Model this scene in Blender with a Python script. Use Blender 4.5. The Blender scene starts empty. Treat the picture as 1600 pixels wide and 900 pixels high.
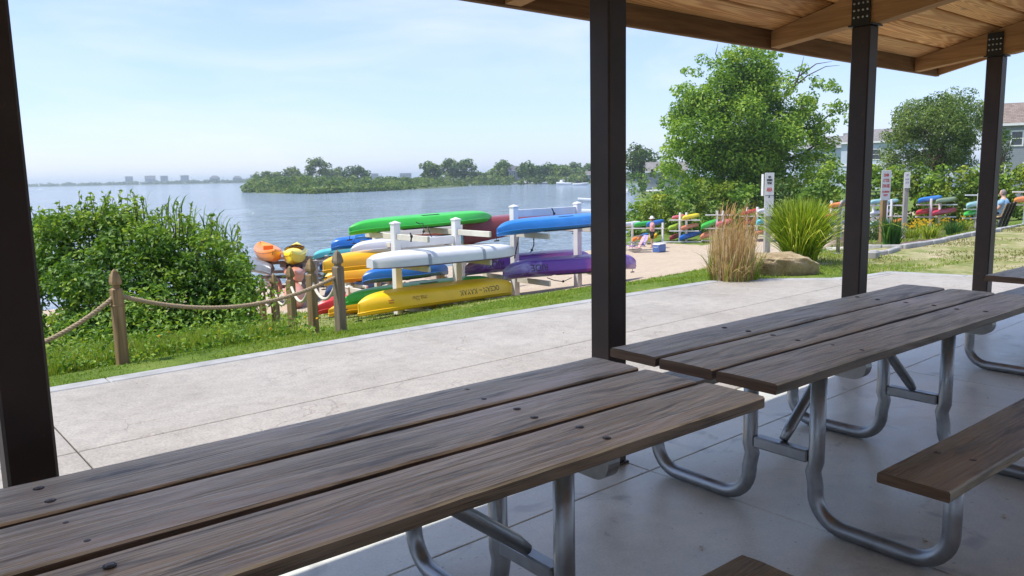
HAZE, SKY, SUN, CLOUD, EXPO = 0.00035, 0.15, 2.0, 2.6, 1.5
import bpy, math, random
import numpy as np
from mathutils import Vector, Matrix
rnd = random.Random(7)
NP = np.random.RandomState(11)
S = bpy.context.scene
COL = S.collection
rad = math.radians

# ------------------------------------------------------------------ camera
CF, YAW, PITCH, ROLL, CH = 1222.0, rad(49.414), rad(8.209), rad(1.172), 1.45
_f = np.array([math.cos(YAW)*math.cos(PITCH), math.sin(YAW)*math.cos(PITCH), -math.sin(PITCH)])
_r = np.array([math.sin(YAW), -math.cos(YAW), 0.0])
_d = np.cross(_f, _r)
R0 = _r*math.cos(ROLL) + _d*math.sin(ROLL)
R1 = -_r*math.sin(ROLL) + _d*math.cos(ROLL)
CAM = np.array([0, 0, CH])
cam = bpy.data.cameras.new('camera'); co = bpy.data.objects.new('camera', cam); COL.objects.link(co)
cam.sensor_width = 36; cam.lens = CF/1600*36; cam.clip_start = 0.05; cam.clip_end = 9000
M = Matrix(((R0[0], -R1[0], -_f[0], 0), (R0[1], -R1[1], -_f[1], 0), (R0[2], -R1[2], -_f[2], CH), (0, 0, 0, 1)))
co.matrix_world = M
S.camera = co

def ray(x, y):
    return R0*(x-800)/CF + R1*(y-450)/CF + _f
def at_z(x, y, z=0.0):
    d = ray(x, y); return Vector(CAM + d*((z-CH)/d[2]))
def at_Y(x, y, Y):
    d = ray(x, y); return Vector(CAM + d*(Y/d[1]))
def at_d(x, y, t):
    return Vector(CAM + ray(x, y)*t)

# ------------------------------------------------------------------ terrain height
def lerp(a, b, t): return a+(b-a)*t
WATER = -3.3
PAVE = [(-9, 2.9), (-9, 6.38), (4, 6.36), (8.75, 6.16), (9.5, 5.62), (10.0, 5.1), (10.55, 4.93), (11.15, 4.86), (11.4, 3.9), (11.7, 2.9)]
def shore(X):
    return 35.0 + max(0.0, X-38)*0.84
def ground(X, Y):
    s = Y-6.3
    z = -0.02
    s2 = s-0.42
    if s2 > 0:
        z -= 0.185*min(s2, 4.4) + 0.12*max(0, s2-4.4)
    if X > 11.5: z -= 0.012*min(X-11.5, 30)
    ys = shore(X)
    z = max(z, -2.75)
    if Y > ys-5:
        t = min(1, (Y-(ys-5))/11); z = lerp(z, -4.6, t)
    if s > 0.4:
        z += 0.03*math.sin(X*1.3+Y*.7)*math.sin(Y*1.1)
    return z
def gp(x, y):
    """first point of the ground seen through a pixel of the photograph"""
    d = ray(x, y); t = 3.0
    while t < 400:
        p = CAM + d*t
        if p[2] <= ground(p[0], p[1]): break
        t += 0.05 if t < 40 else 0.3
    p = CAM + d*t
    return Vector((p[0], p[1], ground(p[0], p[1])))
def gz(p): return Vector((p[0], p[1], ground(p[0], p[1])))

# ------------------------------------------------------------------ node helpers
def lin(c):
    c = c/255.0
    return c/12.92 if c <= 0.04045 else ((c+0.055)/1.055)**2.4
def rgb(r, g, b): return (lin(r), lin(g), lin(b), 1)
class NT:
    def __init__(s, name):
        s.m = bpy.data.materials.new(name); s.m.use_nodes = True
        s.t = s.m.node_tree; s.b = s.t.nodes['Principled BSDF']; s.o = s.t.nodes['Material Output']
    def n(s, ty, **k):
        nd = s.t.nodes.new(ty)
        for a, v in k.items():
            if hasattr(nd, a): setattr(nd, a, v)
        return nd
    def l(s, a, b): s.t.links.new(a, b)
    def coord(s, kind='Object', scale=(1, 1, 1), loc=(0, 0, 0), rot=(0, 0, 0), rnd_off=False):
        c = s.n('ShaderNodeTexCoord'); mp = s.n('ShaderNodeMapping')
        mp.inputs['Scale'].default_value = scale; mp.inputs['Location'].default_value = loc; mp.inputs['Rotation'].default_value = rot
        if rnd_off:
            oi = s.n('ShaderNodeObjectInfo'); mu = s.n('ShaderNodeMath', operation='MULTIPLY'); mu.inputs[1].default_value = 37.0
            s.l(oi.outputs['Random'], mu.inputs[0])
            va = s.n('ShaderNodeVectorMath', operation='ADD'); s.l(c.outputs[kind], va.inputs[0]); s.l(mu.outputs[0], va.inputs[1])
            s.l(va.outputs[0], mp.inputs['Vector'])
        else: s.l(c.outputs[kind], mp.inputs['Vector'])
        return mp.outputs[0]
    def noise(s, vec, scale=5, detail=4, rough=.55, dist=0.0):
        nd = s.n('ShaderNodeTexNoise'); nd.inputs['Scale'].default_value = scale; nd.inputs['Detail'].default_value = detail
        nd.inputs['Roughness'].default_value = rough; nd.inputs['Distortion'].default_value = dist
        if vec is not None: s.l(vec, nd.inputs['Vector'])
        return nd.outputs['Fac']
    def ramp(s, fac, stops, interp='LINEAR'):
        nd = s.n('ShaderNodeValToRGB'); e = nd.color_ramp; e.interpolation = interp
        while len(e.elements) < len(stops): e.elements.new(0.5)
        for el, (p, c) in zip(e.elements, stops):
            el.position = p; el.color = c if len(c) == 4 else (*c, 1)
        s.l(fac, nd.inputs['Fac']); return nd.outputs['Color']
    def mix(s, fac, a, b, mode='MIX'):
        nd = s.n('ShaderNodeMix', data_type='RGBA', blend_type=mode)
        if isinstance(fac, (int, float)): nd.inputs['Factor'].default_value = fac
        else: s.l(fac, nd.inputs['Factor'])
        for v, i in ((a, 6), (b, 7)):
            if isinstance(v, tuple): nd.inputs[i].default_value = v
            else: s.l(v, nd.inputs[i])
        return nd.outputs[2]
    def math(s, op, a, b=None):
        nd = s.n('ShaderNodeMath', operation=op)
        for i, v in enumerate((a, b)):
            if v is None: continue
            if isinstance(v, (int, float)): nd.inputs[i].default_value = v
            else: s.l(v, nd.inputs[i])
        return nd.outputs[0]
    def bump(s, h, strength=.3, dist=.01, normal=None):
        nd = s.n('ShaderNodeBump'); nd.inputs['Strength'].default_value = strength; nd.inputs['Distance'].default_value = dist
        s.l(h, nd.inputs['Height'])
        if normal is not None: s.l(normal, nd.inputs['Normal'])
        s.l(nd.outputs[0], s.b.inputs['Normal']); return nd.outputs[0]
    def col(s, c):
        if isinstance(c, tuple): s.b.inputs['Base Color'].default_value = c
        else: s.l(c, s.b.inputs['Base Color'])
    def set(s, rough=.6, metal=0.0, spec=.5, coat=0.0):
        s.b.inputs['Roughness'].default_value = rough; s.b.inputs['Metallic'].default_value = metal
        s.b.inputs['Specular IOR Level'].default_value = spec; s.b.inputs['Coat Weight'].default_value = coat
        return s.m
    def attr(s, name):
        nd = s.n('ShaderNodeAttribute'); nd.attribute_name = name; return nd
    def val(s, v): return (v, v, v, 1)

# ------------------------------------------------------------------ materials
def m_table(name, light, dark, darker=0.0):
    t = NT(name)
    v = t.coord('Object', (1, 1, 1), rnd_off=True)
    st = t.n('ShaderNodeMapping'); st.inputs['Scale'].default_value = (1.0, 11, 11); t.l(v, st.inputs['Vector'])
    broad = t.noise(st.outputs[0], 1.6, 5, .6, .5)
    s2 = t.n('ShaderNodeMapping'); s2.inputs['Scale'].default_value = (1.6, 95, 95); t.l(v, s2.inputs['Vector'])
    fine = t.noise(s2.outputs[0], 2.2, 6, .65, .3)
    # growth rings: bands across the width bent by low-frequency noise, closing round knots
    s3 = t.n('ShaderNodeMapping'); s3.inputs['Scale'].default_value = (0.5, 3.2, 3.2); t.l(v, s3.inputs['Vector'])
    ln = t.noise(s3.outputs[0], 1.5, 2, .4, .2)
    sep = t.n('ShaderNodeSeparateXYZ'); t.l(v, sep.inputs[0])
    rings = t.math('SINE', t.math('ADD', t.math('MULTIPLY', sep.outputs['Y'], 130.0), t.math('MULTIPLY', ln, 95.0)))
    rings = t.math('ADD', t.math('MULTIPLY', rings, .5), .5)
    c = t.ramp(broad, [(.22, dark), (.42, tuple(.55*a+.45*b for a, b in zip(dark, light))), (.6, light)])
    c = t.mix(t.math('MULTIPLY', rings, .24), c, tuple(x*.50 for x in dark[:3])+(1,))
    f = t.ramp(fine, [(.36, t.val(.36)), (.50, t.val(1.0)), (.75, t.val(1.25))])
    c = t.mix(.8, c, f, 'MULTIPLY')
    # dark weather stains, elongated
    s4 = t.n('ShaderNodeMapping'); s4.inputs['Scale'].default_value = (2.0, 14, 14); t.l(v, s4.inputs['Vector'])
    stn = t.ramp(t.noise(s4.outputs[0], 1.3, 4, .6, .6), [(.54, t.val(0)), (.66, t.val(1))])
    c = t.mix(t.math('MULTIPLY', stn, .72), c, tuple(x*.20 for x in dark[:3])+(1,))
    # pale bleached patches and a touch of green
    s5 = t.n('ShaderNodeMapping'); s5.inputs['Scale'].default_value = (.8, 3, 3); t.l(v, s5.inputs['Vector'])
    blc = t.ramp(t.noise(s5.outputs[0], 1.7, 3, .5, .4), [(.52, t.val(0)), (.72, t.val(1))])
    c = t.mix(t.math('MULTIPLY', blc, .6), c, tuple(min(1, x*1.5) for x in (light[0]*.93, light[1], light[2]*1.08))+(1,))
    # fine drying cracks along the grain
    s7 = t.n('ShaderNodeMapping'); s7.inputs['Scale'].default_value = (.9, 130, 130); t.l(v, s7.inputs['Vector'])
    crk = t.ramp(t.noise(s7.outputs[0], 1.4, 3, .55, .2), [(.60, t.val(0)), (.66, t.val(1))])
    crm = t.ramp(t.noise(s5.outputs[0], 2.3, 2, .5), [(.40, t.val(.25)), (.6, t.val(1))])
    crk = t.math('MULTIPLY', crk, crm)
    c = t.mix(t.math('MULTIPLY', crk, .72), c, tuple(x*.22 for x in dark[:3])+(1,))
    # knots
    vo = t.n('ShaderNodeTexVoronoi'); vo.inputs['Scale'].default_value = 1.0
    s6 = t.n('ShaderNodeMapping'); s6.inputs['Scale'].default_value = (1.25, 4.2, 2.0); t.l(v, s6.inputs['Vector']); t.l(s6.outputs[0], vo.inputs['Vector'])
    kn = t.ramp(vo.outputs['Distance'], [(.035, t.val(1)), (.06, t.val(.3)), (.085, t.val(.7)), (.115, t.val(0))])
    c = t.mix(t.math('MULTIPLY', kn, .8), c, tuple(x*.22 for x in dark[:3])+(1,))
    # end grain darker and browner
    oi = t.n('ShaderNodeObjectInfo')
    hue = t.mix(oi.outputs['Random'], (1.08, 1.03, .93, 1), (.82, .85, .87, 1))
    c = t.mix(1.0, c, hue, 'MULTIPLY')
    t.col(c)
    h = t.math('SUBTRACT', t.math('ADD', t.math('MULTIPLY', fine, .7), t.math('MULTIPLY', rings, .35)), t.math('MULTIPLY', crk, .8))
    t.bump(h, .7, .006)
    return t.set(.42, 0, .5)

def m_roofwood():
    t = NT('roof_wood')
    v = t.coord('Object')
    a = t.attr('rnd')
    off = t.n('ShaderNodeVectorMath', operation='SCALE'); off.inputs[3].default_value = 1.0
    cx = t.n('ShaderNodeCombineXYZ'); t.l(t.math('MULTIPLY', a.outputs['Fac'], 53.0), cx.inputs[0]); t.l(t.math('MULTIPLY', a.outputs['Fac'], 29.0), cx.inputs[1])
    va = t.n('ShaderNodeVectorMath', operation='ADD'); t.l(v, va.inputs[0]); t.l(cx.outputs[0], va.inputs[1])
    s1 = t.n('ShaderNodeMapping'); s1.inputs['Scale'].default_value = (.5, 6.5, 6.5); t.l(va.outputs[0], s1.inputs['Vector'])
    ln = t.noise(s1.outputs[0], 1.0, 1.5, .4, .3)
    sep = t.n('ShaderNodeSeparateXYZ'); t.l(va.outputs[0], sep.inputs[0])
    rings = t.math('SINE', t.math('MULTIPLY', ln, 120.0))
    rings = t.ramp(t.math('ADD', t.math('MULTIPLY', rings, .5), .5), [(.1, t.val(0)), (.9, t.val(1))])
    s2 = t.n('ShaderNodeMapping'); s2.inputs['Scale'].default_value = (1.5, 45, 45); t.l(va.outputs[0], s2.inputs['Vector'])
    fine = t.noise(s2.outputs[0], 2, 4, .6, .2)
    c = t.mix(rings, (.62, .27, .075, 1), (.90, .50, .19, 1))
    c = t.mix(.5, c, t.ramp(fine, [(.3, t.val(.6)), (.7, t.val(1.1))]), 'MULTIPLY')
    c = t.mix(1.0, c, t.ramp(a.outputs['Fac'], [(0, (.8, .78, .74)), (.5, (1, 1, 1)), (1, (1.12, 1.05, .98))]), 'MULTIPLY')
    vo = t.n('ShaderNodeTexVoronoi'); vo.inputs['Scale'].default_value = 1.0
    s6 = t.n('ShaderNodeMapping'); s6.inputs['Scale'].default_value = (1.6, 5, 5); t.l(va.outputs[0], s6.inputs['Vector']); t.l(s6.outputs[0], vo.inputs['Vector'])
    kn = t.ramp(vo.outputs['Distance'], [(.05, t.val(1)), (.12, t.val(0))])
    c = t.mix(t.math('MULTIPLY', kn, .6), c, (.12, .05, .02, 1))
    t.col(c); t.bump(fine, .2, .003)
    return t.set(.55, 0, .4)

def m_simple(name, c, rough=.5, metal=0, var=.15, scale=6, bump=0.0, spec=.5, coat=0.0, detail=4):
    t = NT(name); v = t.coord('Object', rnd_off=True)
    nz = t.noise(v, scale, detail)
    c = tuple(c[:3])
    t.col(t.ramp(nz, [(.3, tuple(max(0, x*(1-var)) for x in c)), (.7, tuple(min(1, x*(1+var)) for x in c))]))
    if bump: t.bump(nz, bump, .01)
    return t.set(rough, metal, spec, coat)

def m_galv():
    t = NT('galvanised_steel'); v = t.coord('Object', rnd_off=True)
    a = t.noise(v, 18, 5, .6); b = t.noise(v, 3, 3)
    c = t.mix(a, (.17, .18, .195, 1), (.40, .42, .44, 1))
    c = t.mix(t.math('MULTIPLY', t.ramp(b, [(.5, t.val(0)), (.75, t.val(1))]), .35), c, (.22, .21, .20, 1))
    t.col(c)
    t.l(t.ramp(a, [(.3, t.val(.28)), (.7, t.val(.5))]), t.b.inputs['Roughness'])
    t.set(.4, .85, .5); t.l(t.ramp(a, [(.3, t.val(.28)), (.7, t.val(.5))]), t.b.inputs['Roughness'])
    return t.m

def m_floor():
    t = NT('floor_concrete'); v = t.coord('Object')
    a = t.noise(v, .9, 5, .6, .4); b = t.noise(v, 7, 6, .65); c0 = t.noise(v, 90, 3, .6)
    c = t.ramp(a, [(.3, (.52, .525, .46)), (.5, (.63, .635, .56)), (.72, (.73, .73, .65))])
    c = t.mix(.55, c, t.ramp(b, [(.3, t.val(.72)), (.7, t.val(1.12))]), 'MULTIPLY')
    c = t.mix(.35, c, t.ramp(c0, [(.35, t.val(.7)), (.65, t.val(1.1))]), 'MULTIPLY')
    sp = t.ramp(t.noise(v, 2.3, 3, .55, 1.5), [(.60, t.val(0)), (.70, t.val(1))])
    c = t.mix(t.math('MULTIPLY', sp, .42), c, (.15, .15, .15, 1))
    gr = t.ramp(t.noise(v, 34, 2, .5), [(.70, t.val(0)), (.74, t.val(1))])
    c = t.mix(t.math('MULTIPLY', gr, .5), c, (.10, .095, .085, 1))
    t.col(c); t.bump(t.math('ADD', b, c0), .12, .004)
    t.set(.45, 0, .5)
    t.l(t.ramp(b, [(.3, t.val(.26)), (.7, t.val(.48))]), t.b.inputs['Roughness'])
    return t.m

def m_stamped():
    t = NT('stamped_concrete'); v = t.coord('Object')
    a = t.noise(v, 1.1, 6, .6, .6); b = t.noise(v, 9, 6, .7); d = t.noise(v, 60, 3, .6)
    c = t.ramp(a, [(.28, (.31, .28, .24)), (.5, (.365, .333, .29)), (.75, (.415, .382, .335))])
    c = t.mix(.85, c, t.ramp(b, [(.3, t.val(.80)), (.52, t.val(1.0)), (.75, t.val(1.12))]), 'MULTIPLY')
    c = t.mix(.7, c, t.ramp(d, [(.34, t.val(.72)), (.62, t.val(1.12))]), 'MULTIPLY')
    # slate-like fissures of the stamp
    vo = t.n('ShaderNodeTexVoronoi', feature='DISTANCE_TO_EDGE'); vo.inputs['Scale'].default_value = 1.25
    mv = t.n('ShaderNodeVectorMath', operation='ADD')
    nz = t.n('ShaderNodeTexNoise'); nz.inputs['Scale'].default_value = 2.6; nz.inputs['Detail'].default_value = 5; t.l(v, nz.inputs['Vector'])
    sc = t.n('ShaderNodeVectorMath', operation='SCALE'); sc.inputs[3].default_value = .7; t.l(nz.outputs['Color'], sc.inputs[0])
    t.l(v, mv.inputs[0]); t.l(sc.outputs[0], mv.inputs[1]); t.l(mv.outputs[0], vo.inputs['Vector'])
    cr = t.ramp(vo.outputs['Distance'], [(.004, t.val(1)), (.016, t.val(0))])
    msk = t.ramp(t.noise(v, 1.7, 3), [(.48, t.val(0)), (.58, t.val(1))])
    cr = t.math('MULTIPLY', cr, msk)
    c = t.mix(t.math('MULTIPLY', cr, .2), c, (.17, .10, .09, 1))
    st = t.ramp(t.noise(v, 3.1, 5, .65, .8), [(.58, t.val(0)), (.74, t.val(1))])
    c = t.mix(t.math('MULTIPLY', st, .35), c, (.24, .20, .19, 1))
    t.col(c)
    t.bump(t.math('SUBTRACT', t.math('ADD', t.math('MULTIPLY', b, .7), t.math('MULTIPLY', d, .3)), t.math('MULTIPLY', cr, .9)), .45, .012)
    return t.set(.62, 0, .35)

def m_leaf(name, stops, trans=.3, rough=.5):
    t = NT(name); a = t.attr('rnd')
    c = t.ramp(a.outputs['Fac'], stops)
    t.col(c); t.set(rough, 0, .3)
    tr = t.n('ShaderNodeBsdfTranslucent'); t.l(t.mix(1.0, c, (1.5, 1.45, .8, 1), 'MULTIPLY'), tr.inputs['Color'])
    mx = t.n('ShaderNodeMixShader'); mx.inputs[0].default_value = trans
    t.l(t.b.outputs[0], mx.inputs[1]); t.l(tr.outputs[0], mx.inputs[2]); t.l(mx.outputs[0], t.o.inputs['Surface'])
    return t.m

def m_terrain():
    t = NT('terrain_soil'); v = t.coord('Object')
    z = t.attr('zone'); sp = t.n('ShaderNodeSeparateColor'); t.l(z.outputs['Color'], sp.inputs[0])
    n1 = t.noise(v, 1.2, 6, .65); n2 = t.noise(v, 14, 5, .65); n3 = t.noise(v, 70, 3, .6)
    grass = t.ramp(n1, [(.3, (.06, .11, .016)), (.5, (.12, .18, .028)), (.7, (.20, .23, .05))])
    grass = t.mix(.6, grass, t.ramp(n2, [(.3, t.val(.6)), (.7, t.val(1.3))]), 'MULTIPLY')
    sand = t.ramp(n2, [(.3, (.40, .315, .225)), (.7, (.54, .44, .33))])
    sand = t.mix(.4, sand, t.ramp(n3, [(.3, t.val(.75)), (.7, t.val(1.15))]), 'MULTIPLY')
    sand = t.mix(.5, sand, t.ramp(t.noise(v, 2.2, 4, .6), [(.35, t.val(.78)), (.6, t.val(1.05))]), 'MULTIPLY')
    mulch = t.ramp(n3, [(.3, (.05, .03, .02)), (.7, (.20, .14, .10))])
    dry = t.mix(t.ramp(n1, [(.42, t.val(0)), (.58, t.val(1))]), t.ramp(n2, [(.3, (.20, .20, .06)), (.7, (.36, .33, .13))]), t.ramp(n2, [(.3, (.38, .30, .18)), (.7, (.56, .47, .33))]))
    def edge(ch, w=.35):
        return t.ramp(t.math('ADD', ch, t.math('MULTIPLY', t.math('SUBTRACT', t.noise(v, 2.6, 5, .65), .5), 1.1)), [(.5-w/2, t.val(0)), (.5+w/2, t.val(1))])
    c = t.mix(edge(sp.outputs[2], .5), grass, dry)
    c = t.mix(edge(sp.outputs[0], .25), c, sand)
    c = t.mix(sp.outputs[1], c, mulch)
    t.col(c); t.bump(t.math('ADD', n2, n3), .5, .03)
    return t.set(.9, 0, .15)

def m_water():
    t = NT('lake_water'); v = t.coord('Object', (.42, 1.0, 1), rot=(0, 0, rad(40)))
    a = t.noise(v, .55, 3, .55, .3); b = t.noise(v, 2.4, 4, .6, .4)
    w = t.coord('Object', (.10, .35, 1), rot=(0, 0, rad(40)))
    cst = t.noise(w, .22, 3, .5)
    t.col((.27, .34, .42, 1)); t.set(.08, 0, .5)
    t.b.inputs['IOR'].default_value = 1.33
    a2 = t.noise(t.coord('Object', (.09, .30, 1), rot=(0, 0, rad(40))), 1.0, 4, .6, .5)
    h = t.math('ADD', t.math('MULTIPLY', a2, 2.2), t.math('ADD', t.math('MULTIPLY', a, 1.0), t.math('MULTIPLY', b, .35)))
    h = t.math('MULTIPLY', h, t.math('ADD', t.math('MULTIPLY', cst, 1.6), .2))
    t.bump(h, 1.0, 1.3)
    return t.m

def m_plastic(name, c, c2=None, rough=.32, scale=1.3, faded=.12):
    t = NT(name); v = t.coord('Object')
    c = tuple(c[:3])+(1,)
    nz = t.noise(v, scale, 4, .6, .4)
    if c2 is None: c2 = tuple(min(1, x*(1+faded)+.012) for x in c[:3])+(1,)
    k = t.mix(t.ramp(nz, [(.42, t.val(0)), (.6, t.val(1))]), c, tuple(c2[:3])+(1,))
    scuff = t.ramp(t.noise(t.coord('Object', (1.2, 14, 14)), 3, 4, .7), [(.62, t.val(0)), (.78, t.val(1))])
    k = t.mix(t.math('MULTIPLY', scuff, .30), k, (.55, .55, .53, 1))
    t.col(k)
    t.set(rough, 0, .5, 0)
    t.l(t.ramp(nz, [(.3, t.val(rough-.06)), (.7, t.val(rough+.12))]), t.b.inputs['Roughness'])
    return t.m

def m_purple():
    t = NT('purple_mottled_plastic'); v = t.coord('Object')
    sep = t.n('ShaderNodeSeparateXYZ'); t.l(v, sep.inputs[0])
    nz = t.noise(t.coord('Object', (1, 2.5, 2.5)), 1.6, 4, .6, .7)
    f = t.math('ADD', t.math('MULTIPLY', t.math('ADD', sep.outputs['X'], 1.8), .28), t.math('MULTIPLY', t.math('SUBTRACT', nz, .5), .9))
    t.col(t.ramp(f, [(.0, (.42, .44, .60)), (.10, (.30, .24, .50)), (.22, (.14, .045, .30)), (.45, (.17, .045, .32)), (.66, (.44, .09, .34)), (.85, (.19, .05, .34)), (1, (.30, .18, .48))]))
    return t.set(.3, 0, .5)

def m_rope():
    t = NT('manila_rope'); v = t.coord('Object')
    nz = t.noise(v, 160, 3, .6)
    t.col(t.ramp(nz, [(.3, (.21, .15, .085)), (.7, (.48, .38, .25))])); t.bump(nz, .5, .002)
    return t.set(.85, 0, .2)

def m_fencewood(name='fence_wood', a=(.17, .105, .045), b=(.36, .25, .125), axis=2):
    t = NT(name); sc = [14, 14, 14]; sc[axis] = .9; sf = [70, 70, 70]; sf[axis] = 2; v = t.coord('Object', tuple(sc), rnd_off=True)
    nz = t.noise(v, 2, 5, .6, .5); f = t.noise(t.coord('Object', tuple(sf)), 2, 4, .6)
    c = t.ramp(nz, [(.3, a), (.7, b)])
    c = t.mix(.55, c, t.ramp(f, [(.3, t.val(.6)), (.7, t.val(1.15))]), 'MULTIPLY')
    t.col(c); t.bump(f, .4, .003)
    return t.set(.75, 0, .25)

def m_rock():
    t = NT('boulder_rock'); v = t.coord('Object')
    a = t.noise(v, 4, 6, .65, .4); b = t.noise(v, 25, 5, .7)
    c = t.ramp(a, [(.3, (.22, .15, .075)), (.5, (.38, .29, .165)), (.72, (.50, .41, .27))])
    c = t.mix(.6, c, t.ramp(b, [(.3, t.val(.6)), (.7, t.val(1.15))]), 'MULTIPLY')
    t.col(c); t.bump(t.math('ADD', a, b), .6, .03)
    return t.set(.85, 0, .2)

def m_shingle(name, a, b, sc=(3, 3, 9)):
    t = NT(name); v = t.coord('Object')
    br = t.n('ShaderNodeTexBrick'); br.inputs['Scale'].default_value = 1.0
    br.inputs['Brick Width'].default_value = .35; br.inputs['Row Height'].default_value = .16; br.inputs['Mortar Size'].default_value = .012
    br.inputs['Color1'].default_value = (*a, 1); br.inputs['Color2'].default_value = (*b, 1); br.inputs['Mortar'].default_value = tuple(x*.5 for x in a)+(1,)
    mp = t.n('ShaderNodeMapping'); mp.inputs['Rotation'].default_value = (rad(90), 0, 0); t.l(v, mp.inputs['Vector']); t.l(mp.outputs[0], br.inputs['Vector'])
    c = t.mix(.5, br.outputs['Color'], t.ramp(t.noise(v, 1.5, 5), [(.3, t.val(.75)), (.7, t.val(1.15))]), 'MULTIPLY')
    t.col(c); return t.set(.85, 0, .2)

def m_siding(name, c):
    t = NT(name); v = t.coord('Object')
    sep = t.n('ShaderNodeSeparateXYZ'); t.l(v, sep.inputs[0])
    fr = t.math('FRACT', t.math('MULTIPLY', sep.outputs['Z'], 5.0))
    k = t.ramp(fr, [(0, tuple(x*.6 for x in c)), (.12, c), (1, c)])
    k = t.mix(.4, k, t.ramp(t.noise(v, 2, 4), [(.3, t.val(.8)), (.7, t.val(1.1))]), 'MULTIPLY')
    t.col(k); return t.set(.8, 0, .2)

def m_steel(name):
    t = NT(name); v = t.coord('Object')
    a = t.noise(v, 3, 5, .6, .3); b = t.noise(t.coord('Object', (22, 22, 5)), 2.5, 5, .7, .4); d = t.noise(v, 60, 3, .6)
    c = t.ramp(a, [(.3, (.024, .016, .014)), (.7, (.046, .030, .026))])
    sc = t.ramp(b, [(.66, t.val(0)), (.72, t.val(1))])
    c = t.mix(t.math('MULTIPLY', sc, .45), c, (.14, .105, .09, 1))
    ru = t.ramp(t.noise(v, 11, 4, .7), [(.66, t.val(0)), (.74, t.val(1))])
    c = t.mix(t.math('MULTIPLY', ru, .5), c, (.13, .05, .022, 1))
    sp = t.n('ShaderNodeSeparateXYZ'); t.l(v, sp.inputs[0])
    low = t.ramp(t.math('ADD', sp.outputs['Z'], t.math('MULTIPLY', b, .25)), [(.12, t.val(1)), (.42, t.val(0))])
    c = t.mix(t.math('MULTIPLY', low, .35), c, (.16, .13, .11, 1))
    t.col(c); t.bump(d, .12, .003)
    return t.set(.5, 0, .3)
MT = {}
MT['table'] = m_table('weathered_table_wood', (.92, .905, .73, 1), (.54, .525, .41, 1))
MT['shaded_grimy_edge'] = m_table('shaded_grimy_edge_wood', (.20, .155, .115, 1), (.065, .048, .036, 1))  # long edges darkened: shade of the gaps painted into the colour, together with grime
MT['bench'] = m_table('weathered_bench_wood', (.33, .30, .225, 1), (.135, .118, .085, 1))
MT['roof'] = m_roofwood()
MT['beam'] = m_fencewood('beam_wood', (.31, .16, .066), (.50, .28, .125), 0)
MT['fascia'] = m_fencewood('fascia_wood', (.13, .066, .03), (.25, .135, .062), 0)
MT['rafter'] = m_fencewood('rafter_wood', (.31, .16, .066), (.50, .28, .125), 1)
MT['endgrain'] = m_fencewood('end_grain', (.085, .055, .035), (.22, .15, .10), 1)
MT['post'] = m_steel('bronze_painted_steel')
MT['post_plain'] = m_simple('bronze_painted_steel', (.066, .042, .034), .55, .0, .25, 5, .05, .25)
MT['plate'] = m_simple('black_steel_plate', (.010, .009, .010), .5, 0, .2, 9)
MT['bolt'] = m_simple('zinc_bolt', (.42, .42, .42), .4, .8)
MT['darkbolt'] = m_simple('dark_bolt', (.03, .028, .026), .45, .6)
MT['galv'] = m_galv()
MT['boltgrey'] = m_simple('worn_bolt', (.16, .155, .15), .45, .6)
MT['floor'] = m_floor()
MT['stamp'] = m_stamped()
MT['border'] = m_simple('border_concrete', (.33, .325, .315), .7, 0, .18, 6, .15)
MT['groove'] = m_simple('joint_dirt', (.035, .03, .026), .95)
MT['terrain'] = m_terrain()
MT['water'] = m_water()
MT['rope'] = m_rope()
MT['nylon'] = m_simple('cream_rope', (.62, .54, .42), .7, 0, .2, 40)
MT['fence'] = m_fencewood()
MT['fencegrey'] = m_fencewood('fence_wood_grey', (.15, .115, .075), (.30, .24, .165))
MT['rock'] = m_rock()
MT['white'] = m_simple('white_vinyl', (.72, .72, .71), .35, 0, .08, 3)
MT['cream'] = m_simple('cream_board', (.60, .57, .48), .5, 0, .12, 4)
MT['black'] = m_simple('black_rubber', (.012, .012, .013), .5)
MT['signwhite'] = m_simple('sign_white', (.66, .66, .66), .45, 0, .08, 9)
MT['signred'] = m_simple('sign_red', (.55, .03, .03), .5)
MT['signblack'] = m_simple('sign_black', (.03, .03, .04), .5)
MT['greypost'] = m_fencewood('grey_post_wood', (.24, .22, .20), (.44, .42, .39))
MT['skin'] = m_simple('skin', (.55, .32, .23), .55, 0, .05)
MT['leafbits'] = m_simple('floor_litter', (.55, .5, .42), .8)
MT['kerb'] = m_simple('kerb_stone', (.36, .35, .34), .85, 0, .25, 3, .4)
MT['trunk'] = m_fencewood('bark', (.06, .045, .032), (.17, .135, .10))
MT['glass'] = m_simple('window_glass', (.03, .04, .05), .08, 0, .1, 2, 0, .8)

LEAF_FRESH = [(0, (.03, .085, .009)), (.35, (.085, .185, .018)), (.7, (.17, .29, .03)), (1, (.32, .42, .055))]
LEAF_DARK = [(0, (.018, .05, .010)), (.5, (.05, .11, .018)), (1, (.12, .20, .035))]
LEAF_LIME = [(0, (.06, .12, .010)), (.4, (.15, .23, .02)), (.75, (.28, .34, .03)), (1, (.44, .44, .05))]
LEAF_OLIVE = [(0, (.04, .085, .02)), (.5, (.11, .17, .042)), (1, (.23, .29, .09))]
MT['leafwillow'] = m_leaf('leaf_willow', [(0, (.05, .10, .02)), (.5, (.14, .22, .05)), (1, (.30, .38, .11))])
MT['leaftree'] = m_leaf('leaf_tree', [(0, (.05, .12, .012)), (.35, (.13, .25, .024)), (.7, (.24, .38, .04)), (1, (.42, .52, .08))], .36)
MT['leafisland'] = m_leaf('leaf_island', [(0, (.03, .07, .012)), (.5, (.085, .16, .025)), (1, (.21, .27, .055))])
MT['leaf'] = m_leaf('leaf_fresh', LEAF_FRESH)
MT['leafdark'] = m_leaf('leaf_dark', LEAF_DARK)
MT['leaflime'] = m_leaf('leaf_lime', LEAF_LIME)
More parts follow.
